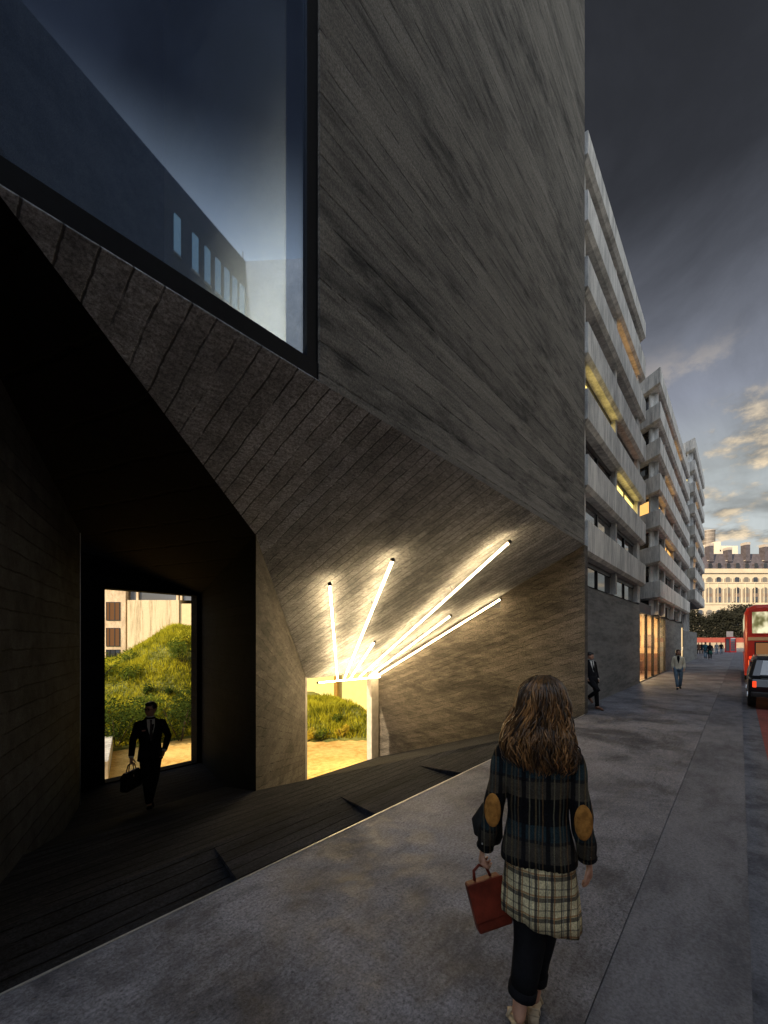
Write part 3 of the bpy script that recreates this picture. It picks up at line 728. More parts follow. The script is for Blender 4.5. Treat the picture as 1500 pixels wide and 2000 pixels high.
    o = m.build('low_wall', M['band'], bevel=.02); tag(o, 'low pale concrete upstand beside the sandy path', 'low wall')
    # courtyard buildings
    stone = concrete('courtyard_stone', (.40, .30, .20), (.66, .52, .36), (1, 1, .5), None, bump=.2)
    stained = concrete('streaked_concrete', (.24, .18, .10), (.66, .54, .36), (2.6, 2.6, .22), None, bump=.3, stain=1.3)
    d = Vector((.633, -.774)); nn = Vector((-.774, -.633))
    b = thing('courtyard_office', 'sunlit stone office with dark framed windows beyond the grassy bank', 'building', (12.5, 35.2, 0))
    o = (13.54, 33.93)
    MB().obox(o, d, nn, -9, 0, -6, 0, -3, 12).build('wall', stone, b)
    for i, z in enumerate((-.15, 2.0 - .45, 4.02 - .45, 6.0)):
        for j, s in enumerate((-1.45, -3.4, -5.4)):
            w = MB().obox(o, d, nn, s, s + .98, -.02, .012, z, z + 1.35).build('window', M['litdim'] if (i + j) % 3 else M['glass'], b); subparent(w)
            f = MB()
            for a0, a1, q0, q1 in ((-.05, .0, 0, 1.35), (.98, 1.03, 0, 1.35), (.20, .25, 0, 1.35), (-.05, 1.03, -.05, 0), (-.05, 1.03, 1.35, 1.40), (.60, .66, 0, 1.35)):
                f.obox(o, d, nn, s + a0, s + a1, .013, .05, z + q0, z + q1)
            f.build('window_frame', M['frame'], w)
    b = thing('courtyard_hall', 'building with a streaked pale concrete wall above the grassy bank', 'building', (15, 32, 0))
    o = (13.62, 33.80)
    MB().obox(o, d, nn, 0, 4.02, -5, .0, -3, 5.12).build('wall', stained, b)
    MB().obox(o, d, nn, 4.03, 12, -5, -.12, 2.95, 4.85).build('parapet', plain('cream_render', (.72, .58, .34), .8, .06, 4), b)
    MB().obox(o, d, nn, 4.03, 12, -5, -.20, -3, 2.25).build('lower_wall', plain('white_render', (.80, .74, .64), .8, .05, 4), b)
    w = MB().obox(o, d, nn, 4.03, 12, -4.8, -.5, 2.26, 2.94).build('window', M['glass'], b)
    w = MB().obox(o, d, nn, 0, 12, -4.8, -.4, 5.13, 8.2).build('window', M['glass2'], b); subparent(w)
    m = MB()
    for s in (.55, 3.7, 4.0, 6.3): m.obox(o, d, nn, s, s + .16, -.39, -.25, 5.13, 8.2)
    m.build('window_frame', stone, w)
    # bright rendered wall with a post behind the right mound
    b = thing('garden_wall', 'bright sunlit yellow rendered wall behind the mound at the end of the right tunnel', 'wall', (20, 20, -2.8))
    MB().obox((19.9, 19.9), d, nn, -3.2, 6.5, -.3, 0, -2.9, 1.6).build('wall_face', plain('yellow_render', (.98, .86, .34), .8, .05, 4), b)
    MB().obox((21.15, 18.35), d, nn, -.12, .12, .02, .22, -2.9, 1.6).build('post', plain('ochre_post', (.42, .24, .04), .7, .1, 6), b)
courtyard()

# ------------------------------------------------------------------ end of the street
def at(px, py, t):                      # a point t metres in front of the camera plane
    return EYE + (FW + RT * ((px - 750) / 850) + Vector((0, 0, (1250 - py) / 850))) * t
def far_building():
    t = 130.; K = t / 850
    def X(px): return (px - 1335) * K
    def H(py): return 2 + (1250 - py) * K
    base = at(1335, 1250, t); base.z = 0
    b = thing('mansion_block', 'long cream stone block with arched windows and slate mansard at the street end', 'building', tuple(base))
    r, f = RT, FW
    stone = plain('cream_stone', (.56, .46, .31), .8, .10, .4); slate = plain('slate_roof', (.075, .062, .066), .7, .25, 1.2); edge = plain('roof_stone', (.40, .34, .28), .8, .1, 1)
    gl = [M['glass'], window_glass('mansion_pane', (.16, .14, .11), .6)]
    def bx(m, a0, a1, d0, d1, z0, z1): return m.obox(base, (r.x, r.y), (f.x, f.y), a0, a1, d0, d1, z0, z1)
    W = X(1620)
    m = bx(MB(), 0, W, 0, 12, 0, H(1120)); bx(m, -.1, W, -.35, 12, H(1119.5), H(1111)); bx(m, 0, W, -.14, -.002, H(1139), H(1137)); bx(m, 0, W, -.14, -.002, H(1181), H(1179))
    for px in range(1340, 1620, 18):
        bx(m, X(px - .8) + 1.2, X(px + .8) + 1.2, -.10, -.002, H(1179), H(1139.5))
    m.build('wall', stone, b)
    p = lambda a, d, z: (base.x + r.x * a + f.x * d, base.y + r.y * a + f.y * d, z)
    MB().prism([[p(0, .1, H(1110.9)), p(W, .1, H(1110.9)), p(W, 12, H(1110.9)), p(0, 12, H(1110.9))], [p(.4, 2.2, H(1079)), p(W - .4, 2.2, H(1079)), p(W - .4, 10, H(1079)), p(.4, 10, H(1079))]]).build('roof', slate, b)
    def arch(m, cx, w, z0, z1, d0, d1):
        n = 7; pts = [(cx - w, z0), (cx + w, z0)] + [(cx + w * math.cos(math.pi * i / n), z1 - w * .55 + w * .55 * math.sin(math.pi * i / n)) for i in range(n + 1)]
        return m.prism([[p(a, d0, z) for a, z in pts], [p(a, d1, z) for a, z in pts]])
    k = 0
    for px in range(1349, 1610, 18):
        cx = X(px) + .1
        for q, (t0, t1, w) in enumerate(((1138, 1127, .72), (1177, 1147, .72), (1222, 1191, .75))):
            k += 1
            o = arch(MB(), cx, w, H(t0), H(t1), -.02, .06).build('window', gl[(k * 5 // 3) % 2], b); subparent(o)
            fm = MB(); bx(fm, cx - w - .34, cx - w - .14, -.03, .02, H(t0), H(t1) - .45); bx(fm, cx + w + .14, cx + w + .34, -.03, .02, H(t0), H(t1) - .45)
            if q: bx(fm, cx - w, cx + w, -.05, -.021, H(t0) + (H(t1) - H(t0)) * .38, H(t0) + (H(t1) - H(t0)) * .60)
            fm.build('window_surround', plain('window_shade', (.16, .11, .08), .8, .1, 1) if k == 1 else bpy.data.materials['window_shade'], o)
        o = arch(MB(), X(px) + .3, .62, H(1110), H(1099), .0, 1.6).build('dormer', slate, b); subparent(o)
        fm = arch(MB(), X(px) + .3, .50, H(1109.6), H(1099.8), -.05, -.005); fm.build('window', gl[0], o)
    for px in range(1357, 1610, 36):
        o = bx(MB(), X(px) - .75, X(px) + .75, .9, 3, H(1093), H(1082)).build('dormer', slate, b); subparent(o)
        bx(MB(), X(px) - .9, X(px) + .9, .8, 3, H(1094.6), H(1093)).build('sill', edge, o)
    for px, top in ((1393, 1060), (1429, 1068), (1464.5, 1058), (1501, 1062), (1537, 1060)):
        o = bx(MB(), X(px) - .62, X(px) + .62, .6, 2.6, H(1096), H(top + 5)).build('chimney', slate, b); subparent(o)
        bx(MB(), X(px) - .66, X(px) + .66, .55, 2.65, H(top + 4.9), H(top)).build('chimney_cap', edge, o)
    # taller buildings behind
    c = at(1384, 1250, 185)
    m = MB(); n = 20; hz = 2 + (1250 - 1038) * 185 / 850
    tw = thing('round_tower', 'round dull brown tower behind the roofline of the cream block', 'tower', (c.x, c.y, 0))
    rg = lambda rr, z: [(c.x + rr * math.cos(6.2832 * i / n), c.y + rr * math.sin(6.2832 * i / n), z) for i in range(n)]
    m.prism([rg(2.3, 0), rg(2.3, hz)]).build('wall', plain('tower_metal', (.17, .14, .11), .5, .2, .5), tw)
    m = MB()
    for i in range(8): m.prism([rg(2.34, hz - 1.2 - i * 1.7), rg(2.34, hz - 1.05 - i * 1.7)])
    m.prism([rg(2.42, hz + .01), rg(2.42, hz + .3)]); m.build('ring_band', edge, tw)
    c = at(1404, 1250, 165); K2 = 165 / 850; wb = thing('white_building', 'white rendered rooftop building standing above the slate mansard', 'building', (c.x, c.y, 0))
    white = plain('sunlit_white', (.66, .58, .44), .8, .06, .3)
    m = MB().obox(c, (r.x, r.y), (f.x, f.y), -1.5, 7.2, 0, 8, 0, 2 + (1250 - 1066) * K2).obox(c, (r.x, r.y), (f.x, f.y), -1.6, .6, -.2, 6, 0, 2 + (1250 - 1058) * K2); m.build('wall', white, wb)
    for a in (.2, 1.5, 3.0): MB().obox(c, (r.x, r.y), (f.x, f.y), a, a + .4, -.26, -.21 if a < .6 else -.02, 2 + (1250 - 1077) * K2, 2 + (1250 - 1074) * K2).build('window', M['glass'], wb)
far_building()

def bare_tree(base, h, lean, label, seed, dark=True):
    r = random.Random(seed); t = thing('tree', label, 'tree', tuple(base), 0, 'dark trees in front of the cream block')
    tips = []; m = MB(); tr = MB()
    def grow(p, d, L, rad, lv):
        q = p + d * L * .5 + Vector((r.gauss(0, .06), r.gauss(0, .06), 0)) * L; e = q + (d + Vector((r.gauss(0, .15), r.gauss(0, .15), .08))).normalized() * L * .5
        (tr if lv == 0 else m).tube([p, q, e], [rad, rad * .8, rad * .6], 5 if lv < 2 else 3)
        if lv >= 4: tips.append(e); return
        for i in range(3 if lv else 5):
            a = r.random() * 6.28; s = .45 + .35 * r.random()
            nd = (d * (1 - s * .5) + Vector((math.cos(a), math.sin(a), .25)) * s).normalized()
            grow(e if i else e, nd, L * (.62 + .2 * r.random()), rad * .55, lv + 1)
    grow(Vector(base), Vector((lean, 0, 1)).normalized(), h * .30, h * .022, 0)
    tr.build('trunk', M['bark'], t); m.build('branch', M['bark'], t, fix=False)
    lf = MB()
    for p in tips:
        for _ in range(7 if dark else 2):
            q = p + Vector((r.gauss(0, .4), r.gauss(0, .4), r.gauss(0, .4))) * h * .07
            a = Vector((r.gauss(0, 1), r.gauss(0, 1), r.gauss(0, 1))).normalized(); b2 = a.orthogonal().normalized(); w = h * .022
            lf.add([q - a * w, q + b2 * w * .6, q + a * w, q - b2 * w * .6], [(0, 1, 2, 3)])
    lf.build('crown', M['treeleaf'], t, fix=False)
M['treeleaf'] = leafmat('dark_tree_leaves', (.012, .013, .010), (.03, .03, .022), .2)
for i, (px, tt, top, dk, lab) in enumerate([
    (1352, 92, 1196, False, 'thin bare tree beside the far concrete block'),
    (1372, 98, 1185, False, 'bare branched tree second from the far concrete block'),
    (1392, 96, 1192, True, 'dense dark tree left of the red phone box'),
    (1412, 100, 1178, True, 'tallest dark tree rising over the red light trail panel'),
    (1432, 97, 1188, True, 'dense dark tree above the red phone box'),
    (1456, 102, 1170, True, 'dark tree just left behind the red bus'),
    (1484, 104, 1168, True, 'dark tree behind the middle of the red bus roof'),
    (1512, 104, 1172, True, 'dark tree behind the red bus at the street edge')]):
    p = at(px, 1250, tt); p.z = 0
    bare_tree(p, (2 + (1250 - top) * tt / 850) * 1.0, rnd.uniform(-.06, .06), lab, 20 + i, dk)
def hedge():
    # clipped dark hedge closing the square, and an added panel imitating a light trail
    a, c = at(1345, 1250, 86), at(1530, 1250, 86); a.z = c.z = 0
    d = (c - a); L = d.length; d.normalize(); n = Vector((-d.y, d.x, 0)); r = random.Random(5); m = MB()
    for _ in range(14000):
        s = r.random() * L; h = 7.0 + 2.2 * mnoise.noise(Vector((s * .35, 1, 0))) ; z = h * r.random(); q = a + d * s + n * r.uniform(0, 1.4); q.z = z
        u = Vector((r.gauss(0, 1), r.gauss(0, 1), r.gauss(0, 1))).normalized(); w = .22 * (.6 + .8 * r.random()); v = u.orthogonal().normalized()
        m.add([q - u * w, q + v * w * .6, q + u * w, q - v * w * .6], [(0, 1, 2, 3)])
    o = m.build('hedge', M['treeleaf'], fix=False); tag(o, 'tall dark evergreen hedge behind the red light trail panel', 'hedge')
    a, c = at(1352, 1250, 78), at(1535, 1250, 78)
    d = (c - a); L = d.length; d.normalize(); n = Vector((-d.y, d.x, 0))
    b = thing('trail_panel', 'long added panel imitating a bus light trail, red band over beige, behind the pedestrians', 'trail_panel', (a.x, a.y, 0))
    red = plain('trail_red', (.30, .06, .035), .6, .15, 2); beige = plain('trail_beige', (.42, .33, .22), .7, .12, 2)
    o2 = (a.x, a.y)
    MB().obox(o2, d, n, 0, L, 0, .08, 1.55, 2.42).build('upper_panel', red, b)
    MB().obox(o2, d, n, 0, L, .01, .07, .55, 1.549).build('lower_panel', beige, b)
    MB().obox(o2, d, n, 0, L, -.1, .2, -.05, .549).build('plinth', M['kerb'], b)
hedge()

# ------------------------------------------------------------------ phone box, sign, vehicles
M['red'] = plain('red_paint', (.52, .018, .016), .35, .08, 3, spec=.5, bump=.03)
M['redbus'] = plain('bus_red', (.60, .035, .015), .3, .10, 2, spec=.5, bump=.02)
M['blackcar'] = plain('black_car_paint', (.008, .008, .01), .15, .1, 3, spec=.6, bump=.0)
M['rubber'] = plain('tyre_rubber', (.012, .012, .012), .8, .2, 20)
M['chrome'] = plain('chrome', (.62, .62, .62), .2, .05, 5, 1.0, bump=0)
def bus_light():
    t = NT('bus_saloon_light'); e = t.n('ShaderNodeEmission'); n = t.noise(t.coord((1.2, 1.6, 1.2)), 1.6, 2, .5)
    t.l(t.mix(t.rng(n, .35, .62), (.50, .46, .18), (1, .92, .60)), e.inputs[0]); t.l(t.rng(n, .35, .65, .22, .75), e.inputs[1]); t.l(e.outputs[0], t.out.inputs[0]); return t.m
M['tail'] = emit('tail_lamp', (1, .07, .02), .9)
M['tailorange'] = emit('tail_lamp_orange', (1, .24, .05), 1.2)
M['buslit'] = bus_light()
def phone_box():
    x, y = 90.5, -2.06; w = .46
    b = thing('phone_box', 'red telephone box with white sign band standing at the kerb', 'phone box', (x, y, 0), ANG)
    loc = lambda: None
    ax, ay = (math.cos(ANG), math.sin(ANG)), (-math.sin(ANG), math.cos(ANG)); o = (x, y)
    m = MB()
    for sx in (-1, 1):
        for sy in (-1, 1): m.obox(o, ax, ay, sx * w - .06, sx * w + .06, sy * w - .06, sy * w + .06, 0, 2.15)
    m.obox(o, ax, ay, -w - .08, w + .08, -w - .08, w + .08, -.02, .22).obox(o, ax, ay, -w - .04, w + .04, -w - .04, w + .04, 2.151, 2.34).build('frame', M['red'], b)
    MB().obox(o, ax, ay, -w, w, -w, w, 2.341, 2.42).obox(o, ax, ay, -w * .8, w * .8, -w * .8, w * .8, 2.421, 2.5).build('roof', M['red'], b)
    g = MB().obox(o, ax, ay, -w + .02, w - .02, -w + .02, w - .02, .221, 2.149).build('window', M['glass2'], b); subparent(g)
    m = MB()
    for z in (.55, .85, 1.15, 1.45, 1.75): m.obox(o, ax, ay, -w + .061, w - .061, -w - .02, -w + .015, z, z + .05).obox(o, ax, ay, -w - .02, -w + .015, -w + .061, w - .061, z, z + .05)
    m.build('window_frame', M['red'], g)
    MB().obox(o, ax, ay, -w + .08, w - .08, -w - .055, -w - .041, 2.19, 2.30).obox(o, ax, ay, -w - .055, -w - .041, -w + .08, w - .08, 2.19, 2.3).build('sign_band', plain('sign_white', (.75, .72, .66), .5, .03, 3), b)
    x, y = 93.5, -1.9; o = (x, y)
    s = thing('street_sign', 'grey square sign on a post just above the phone box', 'sign', (x, y, 0))
    MB().tube([(x, y, -.05), (x, y, 2.4)], .04, 8).build('post', M['frame'], s)
    MB().obox(o, ax, ay, -.05, .0, -.55, .55, 2.45, 3.45).build('sign_panel', plain('sign_grey', (.16, .15, .16), .6, .1, 3), s)
phone_box()
def wheel(mname, c, r, w, parent, axis=(0, 1, 0)):
    c = Vector(c); a = Vector(axis)
    o = MB().tube([c - a * w / 2, c - a * (w / 2 - .03), c + a * (w / 2 - .03), c + a * w / 2], [r * .92, r, r, r * .92], 24).build('wheel', M['rubber'], parent, False); subparent(o)
    MB().tube([c - a * (w / 2 + .012), c + a * (w / 2 + .012)], [r * .58, r * .58], 16).build('rim', M['chrome'], o)
def bus():
    X0, X1, Y1, Y0 = 27.3, 37.8, -3.40, -5.75; zb = -.07
    b = thing('double_decker_bus', 'red double decker bus seen from behind with lit cream upper rear window', 'bus', (X0, (Y0 + Y1) / 2, zb))
    # hollow rounded body: profile in the Y-Z plane lofted along X
    def sec(x, ins, zt):
        pts = []
        for (y, z) in ((Y0 + ins, .28), (Y1 - ins, .28), (Y1 - ins, zt - .35), (Y1 - ins - .10, zt - .12), (Y1 - ins - .35, zt), (Y0 + ins + .35, zt), (Y0 + ins + .10, zt - .12), (Y0 + ins, zt - .35)):
            pts.append((x, y, z))
        return pts
    MB().prism([sec(X0, .10, 3.56), sec(X0 + .10, .02, 3.66), sec(X0 + .4, 0, 3.7), sec(X1 - .4, 0, 3.7), sec(X1, .15, 3.55)]).build('body', M['redbus'], b, bevel=.02)
    def pane(name, y0, y1, z0, z1, mat):
        o = MB().box(X0 - .025, X0 - .004, y0, y1, z0, z1).build(name, mat, b, bevel=.008); subparent(o)
        fr = MB().box(X0 - .04, X0 - .003, y0 - .05, y0 - .001, z0 - .05, z1 + .05).box(X0 - .04, X0 - .003, y1 + .001, y1 + .05, z0 - .05, z1 + .05).box(X0 - .04, X0 - .003, y0, y1, z1 + .001, z1 + .05).box(X0 - .04, X0 - .003, y0, y1, z0 - .05, z0 - .001)
        fr.build('window_frame', M['frame'] if z0 < 2 else M['redbus'], o); return o
    pane('rear_window', Y0 + .3, Y1 - .28, 2.32, 3.34, M['buslit'])
    pane('rear_window', Y0 + .42, Y1 - .42, 1.28, 1.86, M['litdim'])
    MB().box(X0 - .03, X0 - .003, Y0 + .12, Y1 - .12, 1.98, 2.14).build('trim_band', plain('bus_cream', (.75, .50, .25), .4, .05, 3), b)
    for y in (Y1 - .26, Y0 + .26):
        MB().box(X0 - .05, X0 - .004, y - .11, y + .11, .62, 1.05).build('tail_light', M['tailorange'], b, bevel=.02)
        MB().box(X0 - .05, X0 - .004, y - .09, y + .09, 1.10, 1.22).build('tail_light', M['tail'], b, bevel=.01)
    MB().box(X0 - .08, X0 - .003, Y0 + .1, Y1 - .1, .28, .50).build('bumper', M['frame'], b, bevel=.02)
    MB().box(X0 - .02, X0 - .003, -4.95, -4.25, .58, .95).build('engine_grille', M['frame'], b)
    for x in (X0 + 2.2, X1 - 2.3):
        for y in (Y1 - .16, Y0 + .16): wheel('wheel', (x, y, .43), .50, .30, b)
    for i in range(6):
        for z0, z1, mat in ((1.35, 2.0, M['glass2']), (2.5, 3.25, M['buslit'])):
            MB().box(X0 + .7 + i * 1.6, X0 + 2.15 + i * 1.6, Y1 - .005, Y1 + .012, z0, z1).build('side_window', mat, b)
bus()
def taxi():
    X0, X1, Y1, Y0 = 16.9, 21.3, -3.42, -5.15; zb = -.062
    b = thing('black_taxi', 'black cab with silver grey rear screen at the kerb beside the red bus', 'car', (X0, (Y0 + Y1) / 2, zb))
    # side profile (x, z) and half widths
    ys = [(Y0, .16), (Y0 + .10, .0), (Y1 - .10, .0), (Y1, .16)]
    prof = [(X0 + .02, .42), (X0, .62), (X0 + .06, .84), (X0 + .42, .90), (X0 + .80, 1.40), (X0 + 1.1, 1.50), (X0 + 2.5, 1.52), (X0 + 2.95, 1.42), (X0 + 3.35, .96), (X0 + 4.2, .86), (X0 + 4.4, .66), (X0 + 4.38, .30), (X0 + .1, .30)]
    cx = sum(p[0] for p in prof) / len(prof)
    rings = []
    for y, k in ys:
        rings.append([(x + (cx - x) * .03 * (k > 0), y if z < .9 else y - math.copysign(min(1, (z - .9) / .6) * .14, y - (Y0 + Y1) / 2), z - (k * .12 if z > 1.2 else 0)) for x, z in prof])
    MB().prism(rings).build('body', M['blackcar'], b, bevel=.03)
    yc = (Y0 + Y1) / 2
    MB().add([(X0 + .435, Y0 + .28, .95), (X0 + .435, Y1 - .28, .95), (X0 + .75, Y1 - .36, 1.37), (X0 + .75, Y0 + .36, 1.37), (X0 + .455, Y0 + .28, .94), (X0 + .455, Y1 - .28, .94), (X0 + .77, Y1 - .36, 1.36), (X0 + .77, Y0 + .36, 1.36)],
             [(0, 1, 2, 3), (7, 6, 5, 4), (0, 4, 5, 1), (1, 5, 6, 2), (2, 6, 7, 3), (3, 7, 4, 0)]).build('rear_window', window_glass('car_glass', (.20, .21, .20), 1.0), b)
    for y in (Y1 - .14, Y0 + .14): MB().box(X0 - .02, X0 + .06, y - .045, y + .045, .60, .78).build('tail_light', M['tail'], b, bevel=.015)
    MB().box(X0 - .05, X0 + .05, Y0 + .06, Y1 - .06, .32, .46).build('bumper', M['frame'], b, bevel=.02)
    MB().box(X0 - .035, X0 - .002, yc - .26, yc + .26, .58, .69).build('number_plate', plain('plate_yellow', (.6, .45, .05), .5, .03, 3), b)
    for s, y in ((1, Y1), (-1, Y0)):
        for x0, x1 in ((X0 + .95, X0 + 1.75), (X0 + 1.85, X0 + 2.7)):
            MB().box(x0, x1, y - s * .085, y - s * .05, 1.0, 1.32).build('side_window', M['glass'], b)
    MB().box(X0 + 2.3, X0 + 2.6, yc - .3, yc + .3, 1.53, 1.64).build('roof_sign', M['litwarm'], b, bevel=.02)
    for x in (X0 + .85, X0 + 3.55):
        for y in (Y1 - .09, Y0 + .09): wheel('wheel', (x, y, .268), .33, .20, b)
taxi()

# ------------------------------------------------------------------ people
def local(o):
    o.matrix_parent_inverse = Matrix.Identity(4); return o
def skin_into(mb, verts, edges, radii, root=0, sub=1, mi=0):
    """grow one smooth surface round a skeleton and add it to mb"""
    me = bpy.data.meshes.new('tmp'); me.from_pydata(verts, edges, []); me.update()
    o = bpy.data.objects.new('tmp', me); COL.objects.link(o)
    o.modifiers.new('skin', 'SKIN').use_smooth_shade = True
    if not me.skin_vertices: me.skin_vertices.new(name='') if hasattr(me.skin_vertices, 'new') else None
    for i, v in enumerate(me.skin_vertices[0].data):
        r = radii[i]; v.radius = r if isinstance(r, tuple) else (r, r); v.use_root = (i == root)
    m = o.modifiers.new('sub', 'SUBSURF'); m.levels = m.render_levels = sub
    dg = bpy.context.evaluated_depsgraph_get(); dg.update(); e = o.evaluated_get(dg); r = e.to_mesh()
    mb.add([tuple(v.co) for v in r.vertices], [tuple(p.vertices) for p in r.polygons], mi)
    e.to_mesh_clear(); bpy.data.objects.remove(o); bpy.data.meshes.remove(me)
def head_into(mb, c, yaw=0, pitch=0, s=1.0):
    """head with brow, nose, mouth, eyes and ears, looking along +Y turned by yaw; material 0 skin, 1 eyes, 2 lips"""
    rot = Matrix.Rotation(yaw, 3, 'Z') @ Matrix.Rotation(pitch, 3, 'X'); c = Vector(c)
    def shape(p):
        q = p.copy()
        if q.z < 0:
            k = -q.z; q.x *= 1 - .30 * k * k; q.y *= 1 - (.26 * k * k if q.y < 0 else .02 * k)
            if q.y > 0: q.y += .12 * k
        if q.y > 0: q.y *= .96; q.x *= .97
        return q
    t = MB(); t.ball((0, 0, 0), (.078 * s, .098 * s, .118 * s), 20, 0, shape)
    t.prism([[(-.017 * s, .088 * s, -.042 * s), (.017 * s, .088 * s, -.042 * s), (.006 * s, .090 * s, .022 * s), (-.006 * s, .090 * s, .022 * s)],
             [(-.010 * s, .118 * s, -.036 * s), (.010 * s, .118 * s, -.036 * s), (.004 * s, .100 * s, .014 * s), (-.004 * s, .100 * s, .014 * s)]])
    for x in (-1, 1):
        t.ball((x * .079 * s, -.008 * s, -.01 * s), (.012 * s, .022 * s, .032 * s), 8)
        t.ball((x * .031 * s, .088 * s, .006 * s), (.014 * s, .010 * s, .008 * s), 8, 1)
        t.box(x * .031 * s - .019 * s, x * .031 * s + .019 * s, .086 * s, .099 * s, .022 * s, .029 * s, 1)
    t.ball((0, .093 * s, -.068 * s), (.024 * s, .012 * s, .008 * s), 8, 2)
    mb.add([c + rot @ Vector(v) for v in t.v], t.f)
    mb.mi[-len(t.f):] = t.mi
def hand_into(mb, wrist, d, palm_n, s=1.0, curl=.5, thumb=1):
    """palm, four unequal curled fingers and a thumb from its side"""
    w = Vector(wrist); d = Vector(d).normalized(); n = Vector(palm_n); n = (n - d * n.dot(d)).normalized(); side = d.cross(n) * thumb
    k = w + d * .085 * s
    V = [w - d * .03 * s, w + d * .01 * s, w + d * .05 * s, k]; Rr = [.021 * s, (.024 * s, .017 * s), (.034 * s, .014 * s), (.036 * s, .012 * s)]
    rings = []
    for p, r in zip(V, Rr):
        a, b = r if isinstance(r, tuple) else (r, r)
        rings.append([p + side * a * math.cos(6.2832 * i / 10) + n * b * math.sin(6.2832 * i / 10) for i in range(10)])
    mb.prism(rings)
    for i, (off, L) in enumerate(((.027, .072), (.010, .080), (-.009, .075), (-.026, .058))):
        p = k - d * .008 * s + side * off * s; L *= s; pts = [p]; a = .25 * curl; q = p
        for f in (.45, .32, .25):
            a += curl * (.75 + .06 * i); dd = d * math.cos(a) + n * math.sin(a); q = q + dd * L * f; pts.append(q)
        mb.tube(pts, [.0095 * s, .009 * s, .008 * s, .006 * s], 7)
    p = w + d * .03 * s + side * .026 * s; dd = (d * .6 + side * .75 + n * .25).normalized(); q = p + dd * .034 * s
    mb.tube([p - dd * .01, q, q + (d * .8 + n * .6 * curl + side * .15).normalized() * .032 * s, q + (d * .7 + n * .9 * curl).normalized() * .052 * s], [.013 * s, .011 * s, .010 * s, .007 * s], 7)
M['skin'] = plain('skin', (.50, .27, .17), .5, .10, 14, bump=.05)
M['eye'] = plain('eye_dark', (.02, .014, .01), .3, .1, 20)
M['lip'] = plain('lips', (.36, .12, .09), .5, .1, 20)
M['hairblack'] = plain('black_hair', (.012, .010, .009), .35, .3, 40)
M['hairbrown'] = plain('brown_hair', (.10, .05, .025), .4, .4, 40)
def cloth(name, c, var=.2, rough=.85): return plain(name, c, rough, var, 16, spec=.06, bump=.5)
M['suit'] = cloth('black_suit', (.010, .010, .012)); M['trouser'] = cloth('black_trousers', (.011, .011, .012))
M['white'] = cloth('white_shirt', (.70, .69, .64), .06); M['tie'] = cloth('grey_tie', (.07, .055, .055)); M['shoe'] = plain('shoe_leather', (.012, .009, .008), .25, .2, 20)
M['brownshoe'] = plain('brown_shoe_leather', (.12, .045, .02), .3, .2, 20)
M['cream'] = cloth('cream_jacket', (.66, .58, .42), .08); M['jeans'] = cloth('blue_jeans', (.12, .17, .21)); M['teal'] = cloth('teal_jacket', (.03, .085, .10)); M['green'] = cloth('green_skirt', (.03, .09, .07)); M['brown'] = cloth('brown_coat', (.10, .05, .03)); M['greycoat'] = cloth('grey_coat', (.16, .17, .18))
BASE = dict(pelvis=(0, 0, .95), chest=(0, 0, 1.28), neck=(0, .0, 1.47), head=(0, .025, 1.625),
            shR=(.178, 0, 1.395), elR=(.235, -.03, 1.14), wrR=(.245, .05, .90), shL=(-.178, 0, 1.395), elL=(-.235, -.03, 1.14), wrL=(-.245, .05, .90),
            hipR=(.09, 0, .92), knR=(.10, .03, .50), anR=(.10, -.01, .09), hipL=(-.09, 0, .92), knL=(-.10, .03, .50), anL=(-.10, -.01, .09),
            toeR=(.02, .17, -.055), toeL=(-.02, .17, -.055), yaw=0., pitch=0., handR=(0, .25, -1), handL=(0, .25, -1))
